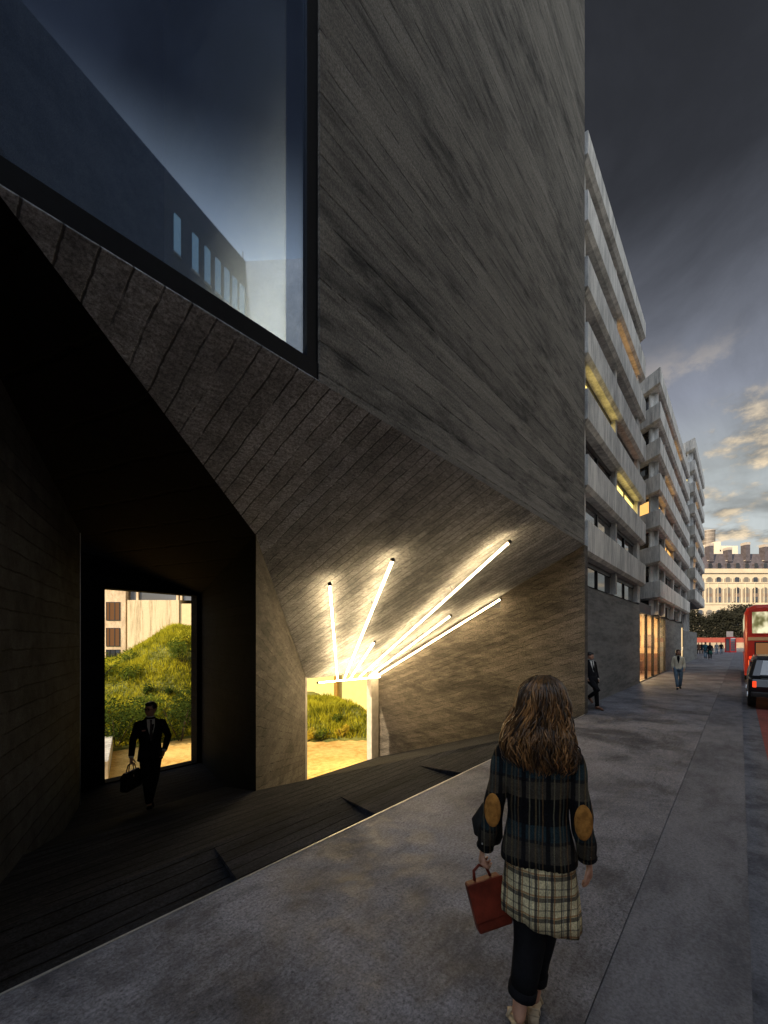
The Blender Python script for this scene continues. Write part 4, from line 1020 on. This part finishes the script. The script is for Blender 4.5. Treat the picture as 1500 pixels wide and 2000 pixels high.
def person(label, loc, face, height, pose=None, top='suit', hem=.80, legs='trouser', shoes='shoe', hair='hairblack', style='short', shirt=None, tie=None, cuffs=False, skirt=None, group=None, glasses=False, square=False, slim=1.0):
    P = dict(BASE); P.update(pose or {}); V = {k: Vector(v) if isinstance(v, tuple) else v for k, v in P.items()}
    t = thing('person', label, 'person', loc, face - math.pi / 2, group); s = height / 1.75; t.scale = (s, s, s)
    b = MB()
    names = ['pelvis', 'chest', 'neck', 'head', 'shR', 'elR', 'wrR', 'shL', 'elL', 'wrL', 'hipR', 'knR', 'anR', 'hipL', 'knL', 'anL']
    vs = [tuple(V[n]) for n in names]; rr = [.11, .115, .05, .06, .055, .042, .028, .055, .042, .028, .08, .055, .038, .08, .055, .038]
    ed = [(0, 1), (1, 2), (2, 3), (1, 4), (4, 5), (5, 6), (1, 7), (7, 8), (8, 9), (0, 10), (10, 11), (11, 12), (0, 13), (13, 14), (14, 15)]
    for q in 'RL':
        a = V['an' + q]; vs.append(tuple(a + V['toe' + q])); rr.append(.028); ed.append((names.index('an' + q), len(vs) - 1))
    skin_into(b, vs, ed, rr, 0, 1)
    head_into(b, V['head'], V['yaw'], V['pitch'])
    for q, th in (('R', -1), ('L', 1)):
        hand_into(b, V['wr' + q], V['hand' + q], (-.6 if q == 'R' else .6, .5, 0), 1, .55, th)
    local(b.build('body', [M['skin'], M['eye'], M['lip']], t, True))
    # jacket: torso following the spine, and sleeves
    def spine(z):
        for a, c in (('pelvis', 'chest'), ('chest', 'neck')):
            if z <= V[c].z: break
        k = (z - V[a].z) / (V[c].z - V[a].z); return V[a] + (V[c] - V[a]) * k
    m = MB(); secs = []
    prof = ((.55, .205, .145, .85), (.80, .190, .132, .8), (.94, .176, .126, .8), (1.06, .158, .115, .85), (1.18, .176, .124, .85), (1.30, .188, .128, .85), (1.39, .184, .112, .9), (1.44, .148, .092, 1), (1.475, .085, .075, 1), (1.50, .066, .066, 1))
    def pr(z):
        for q0, q1 in zip(prof, prof[1:]):
            if z <= q1[0]: k = (z - q0[0]) / (q1[0] - q0[0]); return [q0[i] + (q1[i] - q0[i]) * k for i in (1, 2, 3)]
    for z in [hem] + [q[0] for q in prof if q[0] > hem + .03]:
        rx, ry, pw = pr(z); c = spine(z); secs.append((c.x, c.y, z, rx * slim, ry * slim ** .5, pw))
    m.loft(secs, 20)
    for q in 'RL':
        a, e, w = V['sh' + q], V['el' + q], V['wr' + q]; k = -1 if q == 'L' else 1
        m.tube([a + Vector((-k * .05, 0, .015)), a, a + (e - a) * .5, e, e + (w - e) * .5, w - (w - e) * .06], [.050, .060, .060, .055, .050, .044], 10)
    o = local(m.build('jacket', M[top], t, True))
    if cuffs:
        for q in 'RL':
            e, w = V['el' + q], V['wr' + q]; d = (w - e).normalized()
            local(MB().tube([w - d * .02, w + d * .012], [.036, .037], 10).build('shirt_cuff', M['white'], t, True))
    if shirt:
        m = MB(); f = lambda x, z: (spine(z).x + x, spine(z).y + (.142 if z < 1.31 else .142 - (z - 1.31) * .26) - abs(x) * .12, z)
        m.prism([[f(0, 1.13), f(.055, 1.36), f(.058, 1.47), f(-.058, 1.47), f(-.055, 1.36)], [tuple(Vector(p) + Vector((0, -.035, 0))) for p in (f(0, 1.13), f(.055, 1.36), f(.058, 1.47), f(-.058, 1.47), f(-.055, 1.36))]])
        c = spine(1.485); m.tube([(c.x, c.y, 1.462), (c.x, c.y + .004, 1.515)], [.072, .062], 12)
        local(m.build('shirt', M[shirt], t))
        if tie:
            m = MB(); f2 = lambda x, z: tuple(Vector(f(x, z)) + Vector((0, .012, 0)))
            m.prism([[f2(0, 1.14), f2(.026, 1.20), f2(.012, 1.42), f2(.018, 1.465), f2(-.018, 1.465), f2(-.012, 1.42), f2(-.026, 1.20)], [tuple(Vector(p) + Vector((0, -.01, 0))) for p in (f2(0, 1.14), f2(.026, 1.20), f2(.012, 1.42), f2(.018, 1.465), f2(-.018, 1.465), f2(-.012, 1.42), f2(-.026, 1.20))]])
            local(m.build('tie', M[tie], t))
    if square:
        p = Vector(f(.105, 1.30)) + Vector((0, -.004, 0)); local(MB().box(p.x - .026, p.x + .026, p.y - .01, p.y + .012, p.z - .006, p.z + .012).build('pocket_square', cloth('pink_square', (.6, .25, .2)), t))
    # trousers
    m = MB(); c = V['pelvis']
    m.loft([(c.x, c.y, .80, .165, .115), (c.x, c.y, .90, .17, .12), (c.x, c.y, 1.02, .15, .11)], 16)
    for q in 'RL':
        h, k, a = V['hip' + q], V['kn' + q], V['an' + q]
        m.tube([h + Vector((0, 0, .04)), h - (h - k) * .12, h + (k - h) * .55, k, k + (a - k) * .45, a + (k - a) * .06], [.095, .098, .083, .067, .062, .056], 12)
    local(m.build('trousers', M[legs], t, True))
    if skirt:
        local(MB().loft([(c.x, c.y, skirt[1], .23, .19), (c.x, c.y, .84, .19, .14), (c.x, c.y, 1.0, .155, .115)], 18).build('skirt', M[skirt[0]], t, True))
    for q in 'RL':
        a, d = V['an' + q], V['toe' + q].copy()
        heel = a + Vector((-d.x * .35, -d.y * .35, -.045)); toe = a + d
        local(MB().tube([heel + Vector((0, 0, .012)), a + Vector((0, 0, -.03)), a + d * .55 + Vector((0, 0, .004)), toe + Vector((0, 0, -.002)), toe + d.normalized() * .04], [.032, .044, .043, .036, .016], 10, flat=.85).build('shoe', M[shoes], t, True))
    # hair
    hd = V['head']; rot = Matrix.Rotation(V['yaw'], 3, 'Z') @ Matrix.Rotation(V['pitch'], 3, 'X')
    m = MB()
    if style == 'short':
        tmp = MB().ball((0, -.022, .032), (.086, .096, .100), 16).ball((0, .030, .085), (.066, .062, .038), 12)
    else:
        tmp = MB().ball((0, -.036, .028), (.092, .098, .106), 16).ball((0, .045, .082), (.066, .055, .042), 12).loft([(0, -.055, -.30, .06, .035), (0, -.06, -.18, .10, .055), (0, -.05, -.05, .10, .07), (0, -.03, .05, .085, .075)], 14)
    m.add([hd + rot @ Vector(v) for v in tmp.v], tmp.f)
    local(m.build('hair', M[hair], t, True))
    if glasses:
        m = MB()
        for x in (-.034, .034):
            pts = [(x + .026 * math.cos(6.2832 * i / 12), .104, .006 + .019 * math.sin(6.2832 * i / 12)) for i in range(13)]; m.tube(pts, .0042, 5)
        m.tube([(-.008, .106, .012), (.008, .106, .012)], .004, 5)
        for x in (-1, 1): m.tube([(x * .060, .102, .012), (x * .080, .0, .012)], .0035, 5)
        w = MB(); w.add([hd + rot @ Vector(v) for v in m.v], m.f); local(w.build('glasses', M['frame'], t))
    return t
DEG = math.pi / 180
# man in the dark tunnel, walking towards the street with a briefcase in his right hand
toward = math.atan2(EYE.y - 3.90, EYE.x - 2.95)
man = person('man in black suit and glasses walking out of the dark tunnel, looking aside', (2.95, 3.90, -.62), toward + .10, 1.66,
       dict(yaw=-.75, wrR=(.275, .05, .885), elR=(.245, -.03, 1.14), elL=(-.275, -.06, 1.14), wrL=(-.20, .06, .93), handL=(.4, .2, -1), hipR=(.075, 0, .92), knR=(.06, .07, .50), anR=(.02, .10, .09), knL=(-.06, .04, .50), anL=(.0, -.10, .10), chest=(0, -.01, 1.28), handR=(0, .05, -1)),
       shirt='white', tie='tie', cuffs=True, glasses=True, square=True)
def briefcase():
    s = 1.66 / 1.75; f = toward + .10; d = Vector((math.cos(f), math.sin(f), 0)); rgt = Vector((d.y, -d.x, 0))
    h = Vector((2.95, 3.90, -.62)) + (rgt * .275 + d * .055) * s; z = -.62 + .795 * s
    b = thing('briefcase', 'soft black briefcase hanging from the hand of the man in the tunnel', 'briefcase', (h.x, h.y, z))
    a = (d * .8 + rgt * .6).normalized(); n = Vector((-a.y, a.x, 0)); L = MB(); rings = []
    for zz, w, th in ((-.40, .16, .040), (-.37, .19, .055), (-.16, .185, .05), (-.11, .16, .022)):
        rings.append([h + a * sx * w + n * sy * th + Vector((0, 0, z - h.z + zz)) for sx, sy in ((-1, -1), (1, -1), (1, 1), (-1, 1))])
    L.prism(rings).build('case', M['shoe'], b, bevel=.012)
    for q in (-.02, .02):
        MB().tube([h + a * -.09 + n * q + Vector((0, 0, z - h.z - .12)), h + a * -.06 + n * q * .5 + Vector((0, 0, z - h.z - .02)), h + n * q * .3 + Vector((0, 0, z - h.z + .005)), h + a * .06 + n * q * .5 + Vector((0, 0, z - h.z - .02)), h + a * .09 + n * q + Vector((0, 0, z - h.z - .12))], .008, 6).build('handle', M['shoe'], b, True)
    MB().box(h.x - .02, h.x + .02, h.y - .055, h.y - .04, z - .2, z - .17).build('clasp', M['steel'], b)
briefcase()
# man leaning on the base wall by the dark corner, one sole against the wall
person('man in black suit leaning on the grey base wall with one foot raised against it', (13.45, .06, 0), -math.pi / 2 - .55, 1.68,
       dict(pelvis=(0, .0, .93), chest=(0, -.10, 1.26), neck=(0, -.10, 1.45), head=(0, -.07, 1.60), yaw=.45, pitch=-.25,
            shR=(.185, -.1, 1.395), shL=(-.185, -.1, 1.395), elR=(.30, -.16, 1.14), wrR=(.20, .02, .93), elL=(-.29, -.14, 1.13), wrL=(-.19, .04, .91), handR=(-.4, .4, -.8), handL=(.4, .4, -.8),
            hipR=(.09, -.02, .90), hipL=(-.09, -.02, .90), knL=(-.10, .07, .50), anL=(-.10, .10, .09), knR=(.11, .34, .62), anR=(.10, -.02, .38), toeR=(.0, .13, -.13)),
       shirt='white', tie='suit', cuffs=True, shoes='brownshoe')
person('woman in cream jacket and blue jeans walking towards the viewer past the shop', (21.07, -1.31, 0), math.pi + .12, 1.62,
       dict(yaw=.1, knR=(.07, .10, .50), anR=(.03, .20, .10), knL=(-.09, .02, .50), anL=(-.06, -.16, .12), shR=(.15, 0, 1.39), shL=(-.15, 0, 1.39), elR=(.205, -.08, 1.14), wrR=(.20, .0, .92), elL=(-.205, -.06, 1.14), wrL=(-.21, .08, .92)),
       slim=.86, top='cream', hem=.90, legs='jeans', hair='hairbrown', style='long', shirt='suit', shoes='shoe')
G = 'distant pedestrians on the pavement'
walk = dict(knR=(.08, .12, .51), anR=(.06, .22, .10), knL=(-.09, .0, .50), anL=(-.08, -.24, .14))
person('man in teal jacket walking away, left one of the overlapping pair', (57.2, -.42, 0), .1, 1.78, walk, top='teal', legs='jeans', group=G)
person('woman in dark top and green skirt beside the man in the teal jacket', (55.8, -.85, 0), math.pi, 1.74, walk, top='suit', hem=.9, legs='trouser', skirt=('green', .55), style='long', group=G)
person('smaller pedestrian in grey coat and jeans, left of the pair near the phone box', (76.4, -.72, 0), math.pi, 1.62, walk, top='greycoat', legs='jeans', hair='hairbrown', group=G)
person('pedestrian in black jacket walking nearest the phone box', (76.8, -1.22, 0), math.pi, 1.66, walk, top='suit', legs='jeans', group=G)
for i, (x, y, top, lab) in enumerate([(83.4, 1.95, 'suit', 'black coated figure at the wall end of the standing row'), (83.8, 1.55, 'brown', 'brown coated figure second from the wall in the standing row'), (84.1, 1.15, 'suit', 'black coated figure third from the wall in the standing row'), (84.5, .75, 'suit', 'black coated figure at the pavement end of the standing row')]):
    person(lab, (x * .9, y * .9 - .12, 0), math.pi, 1.66, None, top=top, hem=.62, legs='trouser', hair='hairbrown' if i % 2 else 'hairblack', group='people standing in a row by the hoarding')

# ------------------------------------------------------------------ woman in the foreground
def plaid(name, base, vert, horiz, sx, sz, fine=.5, rough=.9):
    """woven check: (position, width, colour) stripes inside a repeat of sx, sz metres"""
    t = NT(name); sp = t.n('ShaderNodeSeparateXYZ')
    v = t.coord(); wob = t.n('ShaderNodeVectorMath', operation='SCALE'); nz = t.n('ShaderNodeTexNoise'); nz.inputs['Scale'].default_value = 5; t.l(v, nz.inputs['Vector'])
    t.l(nz.outputs['Color'], wob.inputs[0]); wob.inputs['Scale'].default_value = .022
    ad = t.n('ShaderNodeVectorMath', operation='ADD'); t.l(v, ad.inputs[0]); t.l(wob.outputs[0], ad.inputs[1]); t.l(ad.outputs[0], sp.inputs[0])
    col = base; fx = t.math('FRACT', t.math('DIVIDE', sp.outputs[0], sx)); fz = t.math('FRACT', t.math('DIVIDE', sp.outputs[2], sz))
    for f, lst in ((fz, horiz), (fx, vert)):
        for pos, w, c, a in lst:
            d = t.math('ABSOLUTE', t.math('SUBTRACT', f, pos)); k = t.rng(d, w * .5, w * .5 + .02, a, 0)
            col = t.mix(k, col, c)
    n = t.noise(v, 130, 3, .7); big = t.noise(v, 7, 4)
    col = t.mix(t.rng(n, .3, .7, 0, .45), col, (.0, .0, .0)); col = t.mix(t.rng(big, .35, .65, .0, .35), col, (.01, .01, .012))
    h = t.math('ADD', t.math('MULTIPLY', n, .4), t.math('MULTIPLY', t.noise(v, 9, 5, .6), 2.2))
    t.bsdf(col, rough, h, .6, .02, 0, .15); return t.m
M['tweed'] = plaid('plaid_tweed', (.006, .0065, .007), [(.12, .05, (.15, .11, .05), .7), (.26, .03, (.10, .11, .08), .7), (.40, .03, (.17, .10, .04), .7), (.62, .16, (.004, .004, .005), .9), (.86, .03, (.20, .18, .11), .7)],
                   [(.30, .26, (.085, .072, .050), .85), (.60, .22, (.022, .045, .052), .9), (.46, .03, (.02, .02, .02), .9)], .125, .30)
M['flannel'] = plaid('plaid_flannel', (.92, .80, .46), [(.15, .16, (.03, .03, .035), .85), (.31, .05, (.42, .18, .05), .8), (.75, .05, (.03, .03, .03), .85), (.86, .04, (.30, .30, .27), .6)],
                     [(.20, .18, (.035, .03, .03), .80), (.36, .07, (.45, .20, .06), .75), (.70, .05, (.10, .09, .08), .6)], .082, .095)
M['suede'] = plain('tan_suede', (.34, .155, .035), .95, .35, 26, spec=.1, bump=.5)
M['leather'] = plain('red_brown_leather', (.14, .022, .010), .55, .4, 7, spec=.22, bump=.3)
M['leatherdark'] = plain('dark_leather', (.03, .012, .008), .45, .3, 12)
M['sandal'] = plain('sandal_sole', (.50, .40, .26), .6, .15, 20)
M['blackbag'] = cloth('black_bag_cloth', (.022, .022, .02))
def hair_mat():
    t = NT('long_brown_hair'); g = t.n('ShaderNodeNewGeometry'); n = t.noise(t.coord((9, 9, 3)), 1.0, 4)
    c = t.mix(g.outputs['Random Per Island'], (.008, .005, .003), (.42, .205, .065)); c = t.mix(t.rng(n, .4, .62, 0, .85), c, (.028, .016, .008))
    t.bsdf(c, .38, None, 0, 0, 0, .5); return t.m
M['longhair'] = hair_mat()
def foreground_woman():
    face = ANG - 18 * DEG; loc = (2.186, -2.424, 0)
    t = thing('person', 'woman seen from behind in plaid tweed jacket with tan elbow patches, long wavy brown hair', 'person', loc, face - math.pi / 2)
    t.scale = (.89, .95, 1)
    b = MB()
    V = [(.02, 0, .95), (.02, 0, 1.30), (.03, 0, 1.53), (.034, .02, 1.62), (.20, 0, 1.455), (.24, -.03, 1.15), (.282, .03, .91), (-.17, 0, 1.455), (-.235, -.03, 1.15), (-.288, .04, .89),
         (.06, 0, .92), (.045, .07, .50), (-.005, .11, .14), (-.03, 0, .92), (-.030, .0, .50), (-.085, -.03, .13),
         (.0, .21, .06), (-.10, .09, .035), (-.005, .075, .10), (-.085, -.07, .075)]
    E_ = [(0, 1), (1, 2), (2, 3), (1, 4), (4, 5), (5, 6), (1, 7), (7, 8), (8, 9), (0, 10), (10, 11), (11, 12), (0, 13), (13, 14), (14, 15), (12, 16), (15, 17), (12, 18), (15, 19)]
    Rr = [.11, .11, .05, .055, .055, .042, .026, .055, .042, .026, .085, .055, .036, .085, .055, .038, .03, .034, .03, .034]
    skin_into(b, V, E_, Rr, 0, 2)
    head_into(b, (.034, .02, 1.70), -.45)
    hand_into(b, (.284, .035, .905), (.12, .18, -1), (-1, .3, 0), .95, .38, -1)
    hand_into(b, (-.291, .045, .895), (-.2, .10, -.9), (.55, .2, -.6), .95, .95, 1)
    for x, y, z in ((-.135, .095, .03), (-.115, .112, .028), (-.095, .115, .026), (-.078, .108, .025), (-.062, .098, .024)): b.ball((x, y, z), (.011, .02, .011), 8)
    local(b.build('body', [M['skin'], M['eye'], M['lip']], t, True))
    # jacket with a back vent
    m = MB(); n = 36; rings = []
    for z, cx, rx, ry in ((.872, .018, .218, .148), (.93, .018, .208, .142), (1.03, .016, .180, .124), (1.13, .016, .158, .112), (1.22, .014, .172, .118), (1.32, .012, .196, .126), (1.41, .014, .208, .120), (1.465, .016, .192, .104), (1.50, .022, .140, .09), (1.535, .028, .078, .072), (1.56, .03, .066, .064)):
        r = []
        for k in range(n):
            a = 6.2832 * k / n; ca, sa = math.cos(a), math.sin(a)
            f = 1 + .018 * math.sin(7 * a + z * 9) * (1.55 - z) + .012 * math.sin(13 * a + z * 23)
            d = .020 * max(0, (1.16 - z) / .29) * max(0, 1 - abs(((a - 4.62 + math.pi) % 6.2832) - math.pi) / .16)     # vent fold in the back seam
            r.append((cx + rx * math.copysign(abs(ca) ** .85, ca) * f, ry * math.copysign(abs(sa) ** .85, sa) * f + d, z + .006 * math.sin(3 * a) * (z < .9)))
        rings.append(r)
    m.prism(rings)
    for k, sh, el, wr in ((1, (.195, 0, 1.425), (.236, -.045, 1.15), (.276, .025, .925)), (-1, (-.165, 0, 1.425), (-.222, -.045, 1.15), (-.280, .035, .905))):
        sh, el, wr = Vector(sh), Vector(el), Vector(wr); pts = []; rad = []
        for i in range(13):
            u = i / 12
            p = sh + (el - sh) * (u * 2) if u < .5 else el + (wr - el) * (u * 2 - 1)
            pts.append(p + Vector((k * .006 * math.sin(u * 17), .005 * math.sin(u * 23), 0))); rad.append(.066 - .014 * u + .003 * math.sin(u * 40))
        m.tube([sh + Vector((-k * .06, 0, .02))] + pts, [.055] + rad, 16)
        m.tube([wr + (el - wr) * .05, wr + (wr - el) * .02], [.057, .056], 16)
    jk = local(m.build('jacket', M['tweed'], t, True, sub=1))
    for x, y, z, rz_ in ((.240, -.098, 1.142, .1), (-.226, -.098, 1.152, -.1)):
        local(MB().ball((x, y - .004, z), (.046, .013, .085), 18).build('elbow_patch', M['suede'], t, True))
    for x0, z0 in ((.312, .975), (.314, .955), (-.318, .965), (-.320, .945)):
        local(MB().ball((x0 - math.copysign(.03, x0), -.028, z0), .0055, 8).build('button', M['steel'], t, True))
    # flannel shirt hanging below the jacket, hem swinging
    m = MB(); rings = []; n = 64
    for z, rx, ry in ((.60, .205, .150), (.66, .208, .152), (.74, .205, .148), (.82, .195, .140), (.90, .185, .125), (1.0, .16, .11)):
        r = []
        for k in range(n):
            a = 6.2832 * k / n; ca, sa = math.cos(a), math.sin(a); low = max(0, (.9 - z) / .3)
            f = 1 + low * (.05 * math.sin(5 * a + 1.0 + z * 4) + .03 * math.sin(11 * a + 2) + .015 * math.sin(19 * a))
            zz = z + low * (.075 * max(0, -ca - .15) ** 1.0 + .018 * math.sin(3 * a + .5) - .02 * max(0, ca - .6))
            r.append((.024 + rx * ca * f + low * .012, ry * sa * f + low * .02 * (ca < 0) * -ca * -1, zz))
        rings.append(r)
    m.prism(rings); local(m.build('shirt', M['flannel'], t, True))
    # cropped dark trousers
    m = MB()
    for pts, rad in (([(-.015, 0, .95), (-.022, 0, .72), (-.026, 0, .56), (-.030, -.005, .46), (-.050, -.015, .33), (-.070, -.022, .215)], [.10, .098, .092, .086, .078, .072]),
                     ([(.065, .0, .95), (.062, .03, .72), (.050, .06, .56), (.042, .07, .48), (.018, .09, .34), (.004, .105, .22)], [.10, .094, .086, .078, .068, .062])):
        m.tube(pts, rad, 16)
        e, p = Vector(pts[-1]), Vector(pts[-2]); d = (e - p).normalized()
        m.tube([e - d * .045, e - d * .04, e + d * .004, e + d * .008], [rad[-1] * .98, rad[-1] + .008, rad[-1] + .007, rad[-1] * .93], 16)
    local(m.build('trousers', M['trouser'], t, True))
    # heeled sandals
    for ax, ay, dx, dy in ((-.088, -.035, -.025, .13), (-.005, .105, .005, .12)):
        d = Vector((dx, dy, 0)).normalized(); sd = Vector((d.y, -d.x, 0)); o = Vector((ax, ay, 0)) - d * .05; m = MB()
        def q(u, w, z): return o + d * u + sd * w + Vector((0, 0, z))
        m.prism([[q(0, -.028, .0), q(0, .028, 0), q(.05, .028, 0), q(.05, -.028, 0)], [q(-.005, -.032, .055), q(-.005, .032, .055), q(.06, .033, .052), q(.06, -.033, .052)]])
        m.prism([[q(-.006, -.034, .056), q(-.006, .034, .056), q(.075, .036, .045), q(.15, .045, .006), q(.225, .036, .004), q(.225, -.036, .004), q(.15, -.045, .006), q(.075, -.036, .045)],
                 [q(-.006, -.034, .068), q(-.006, .034, .068), q(.075, .036, .057), q(.15, .045, .018), q(.225, .036, .014), q(.225, -.036, .014), q(.15, -.045, .018), q(.075, -.036, .057)]])
        m.tube([q(.0, -.034, .07), q(-.012, -.034, .10), q(-.024, 0, .11), q(-.012, .034, .10), q(0, .034, .07)], .006, 6)
        m.tube([q(.15, -.046, .02), q(.15, -.03, .06), q(.15, .03, .06), q(.15, .046, .02)], .011, 6)
        local(m.build('shoe', M['sandal'], t, True))
    # hair: soft mass plus several hundred wavy locks
    secs = [(1.335, .030, .10, .05), (1.38, .034, .150, .085), (1.43, .018, .172, .098), (1.495, .006, .166, .104), (1.575, .012, .146, .106), (1.64, .026, .124, .110), (1.70, .032, .118, .118), (1.76, .036, .108, .112), (1.805, .042, .070, .078), (1.825, .046, .02, .03)]
    def hs(z):
        z = max(1.335, min(1.825, z))
        for a, c in zip(secs, secs[1:]):
            if z <= c[0]: k = (z - a[0]) / (c[0] - a[0]); return [a[i] + (c[i] - a[i]) * k for i in (1, 2, 3)]
    m = MB(); rings = []
    for z, cx, rx, ry in secs:
        r = []
        for k in range(40):
            a = 6.2832 * k / 40; low = max(0, (1.75 - z) / .4)
            f = 1 + low * (.07 * math.sin(9 * a + z * 21) + .05 * math.sin(17 * a + z * 33))
            cy = -.020 - .020 * (z < 1.55); y = ry * math.sin(a) * f
            r.append((cx + rx * .93 * math.cos(a) * f, cy + (y if y < 0 else y * (.45 if z < 1.76 else .9)), z))
        rings.append(r)
    m.prism(rings); r = random.Random(11)
    for i in range(900):
        a = math.pi + r.uniform(-.30, math.pi + .30); z0 = 1.822 - .12 * r.random() ** 2; z1 = 1.285 + .21 * r.random() ** 1.3 + .06 * abs(math.cos(a))
        ph = r.random() * 6.28; fr = r.uniform(20, 34); am = r.uniform(.008, .030); gap = r.uniform(.95, 1.13); pts = []; rad = []; n = 13; tw = r.uniform(-.25, .25); curl = r.uniform(-.05, .05)
        w0 = r.uniform(.0025, .0085)
        for k in range(n):
            u = k / (n - 1); z = z0 + (z1 - z0) * u; cx, rx, ry = hs(z); aa = a + tw * u; low = min(1, u * 1.8)
            rr_ = gap * (1 + .04 * low * math.sin(fr * z + ph))
            x = cx + rx * rr_ * math.cos(aa) + am * low * math.sin(fr * z + ph) + curl * max(0, u - .7) * .6
            y = -.020 - .020 * (z < 1.55) + ry * rr_ * math.sin(aa) * (1 if math.sin(aa) < 0 else .45) + am * low * math.cos(fr * z + ph * 1.7)
            pts.append((x, y, z)); rad.append(w0 * (1 - .75 * u ** 3))
        m.tube(pts, rad, 4)
    for i in range(26):                                            # loose flyaway wisps
        sgn = -1 if i % 3 else 1; z0 = r.uniform(1.45, 1.72); cx, rx, ry = hs(z0); L = r.uniform(.10, .22); pts = []; ph = r.random() * 6
        for k in range(9):
            u = k / 8; pts.append((cx + sgn * (rx * (.94 + .05 * math.sin(ph + u * 5)) + .045 * math.sin(u * 3.1) * r.uniform(.8, 1.1)), -.05 + .02 * math.sin(ph + u * 6), z0 - L * u))
        m.tube(pts, [.0022 * (1 - .8 * k / 8) + .0006 for k in range(9)], 4)
    local(m.build('hair', M['longhair'], t, True, fix=False))
    # things she carries
    W = Matrix.Translation(loc) @ Matrix.Rotation(face - math.pi / 2, 4, 'Z')
    g = thing('handbag', 'red brown leather handbag held in the left hand of the plaid jacket woman', 'handbag', tuple(W @ Vector((-.235, .045, .615))), face - math.pi / 2)
    g.rotation_euler = (0, 0, face - math.pi / 2)
    c = Vector((0, 0, 0)); A = Vector((.80, -.10, .60)).normalized(); D = Vector((.26, -.02, -.965)).normalized(); A = (A - D * A.dot(D)).normalized()
    A = (A * .84 + D.cross(A) * -.54).normalized(); Nn = D.cross(A)
    def bag(w0, w1, d0, d1, n0, n1):
        vs = [c + A * w + D * d + Nn * nn for nn in (n0, n1) for w, d in ((w0, d0), (w1, d0), (w1, d1), (w0, d1))]
        return MB().add(vs, [(0, 3, 2, 1), (4, 5, 6, 7), (0, 1, 5, 4), (1, 2, 6, 5), (2, 3, 7, 6), (3, 0, 4, 7)])
    local(bag(-.095, .095, -.115, .135, -.035, .035).build('case', M['leather'], g, bevel=.012))
    f = 1 if (W.to_3x3() @ Nn).dot(FW) < 0 else -1
    local(bag(-.099, .099, -.119, .075, f * .036, f * .043).build('flap', M['leather'], g, bevel=.003))
    local(bag(.096, .103, -.10, .125, -.03, .03).build('gusset', M['leatherdark'], g, bevel=.002))
    local(bag(.1035, .110, .02, .05, -.012, .012).build('clasp', M['steel'], g))
    hp = [c + A * -.045 + D * -.117, c + A * -.035 + D * -.165 , c + A * .0 + D * -.185, c + A * .035 + D * -.165, c + A * .045 + D * -.117]
    local(MB().tube(hp, .008, 8).build('handle', M['leather'], g, True))
    s = thing('shoulder_bag', 'slouchy black cloth bag hanging in front of the left arm of the plaid jacket woman', 'bag', tuple(W @ Vector((-.235, .09, 1.05))), face - math.pi / 2)
    rings = []
    for z, rx, ry, cx in ((-.14, .03, .04, .03), (-.10, .075, .08, .0), (-.02, .080, .085, -.008), (.06, .055, .065, .018), (.14, .022, .03, .055)):
        rings.append([(cx + rx * math.cos(6.2832 * k / 24) * (1 + .05 * math.sin(5 * k)), ry * math.sin(6.2832 * k / 24) * (1 + .05 * math.sin(4 * k)), z) for k in range(24)])
    local(MB().prism(rings).build('bag_body', M['blackbag'], s, True))
    local(MB().tube([(.06, 0, .12), (.085, .02, .26), (.105, .03, .40)], [.012, .010, .009], 8, flat=.5).build('strap', M['blackbag'], s, True))
foreground_woman()
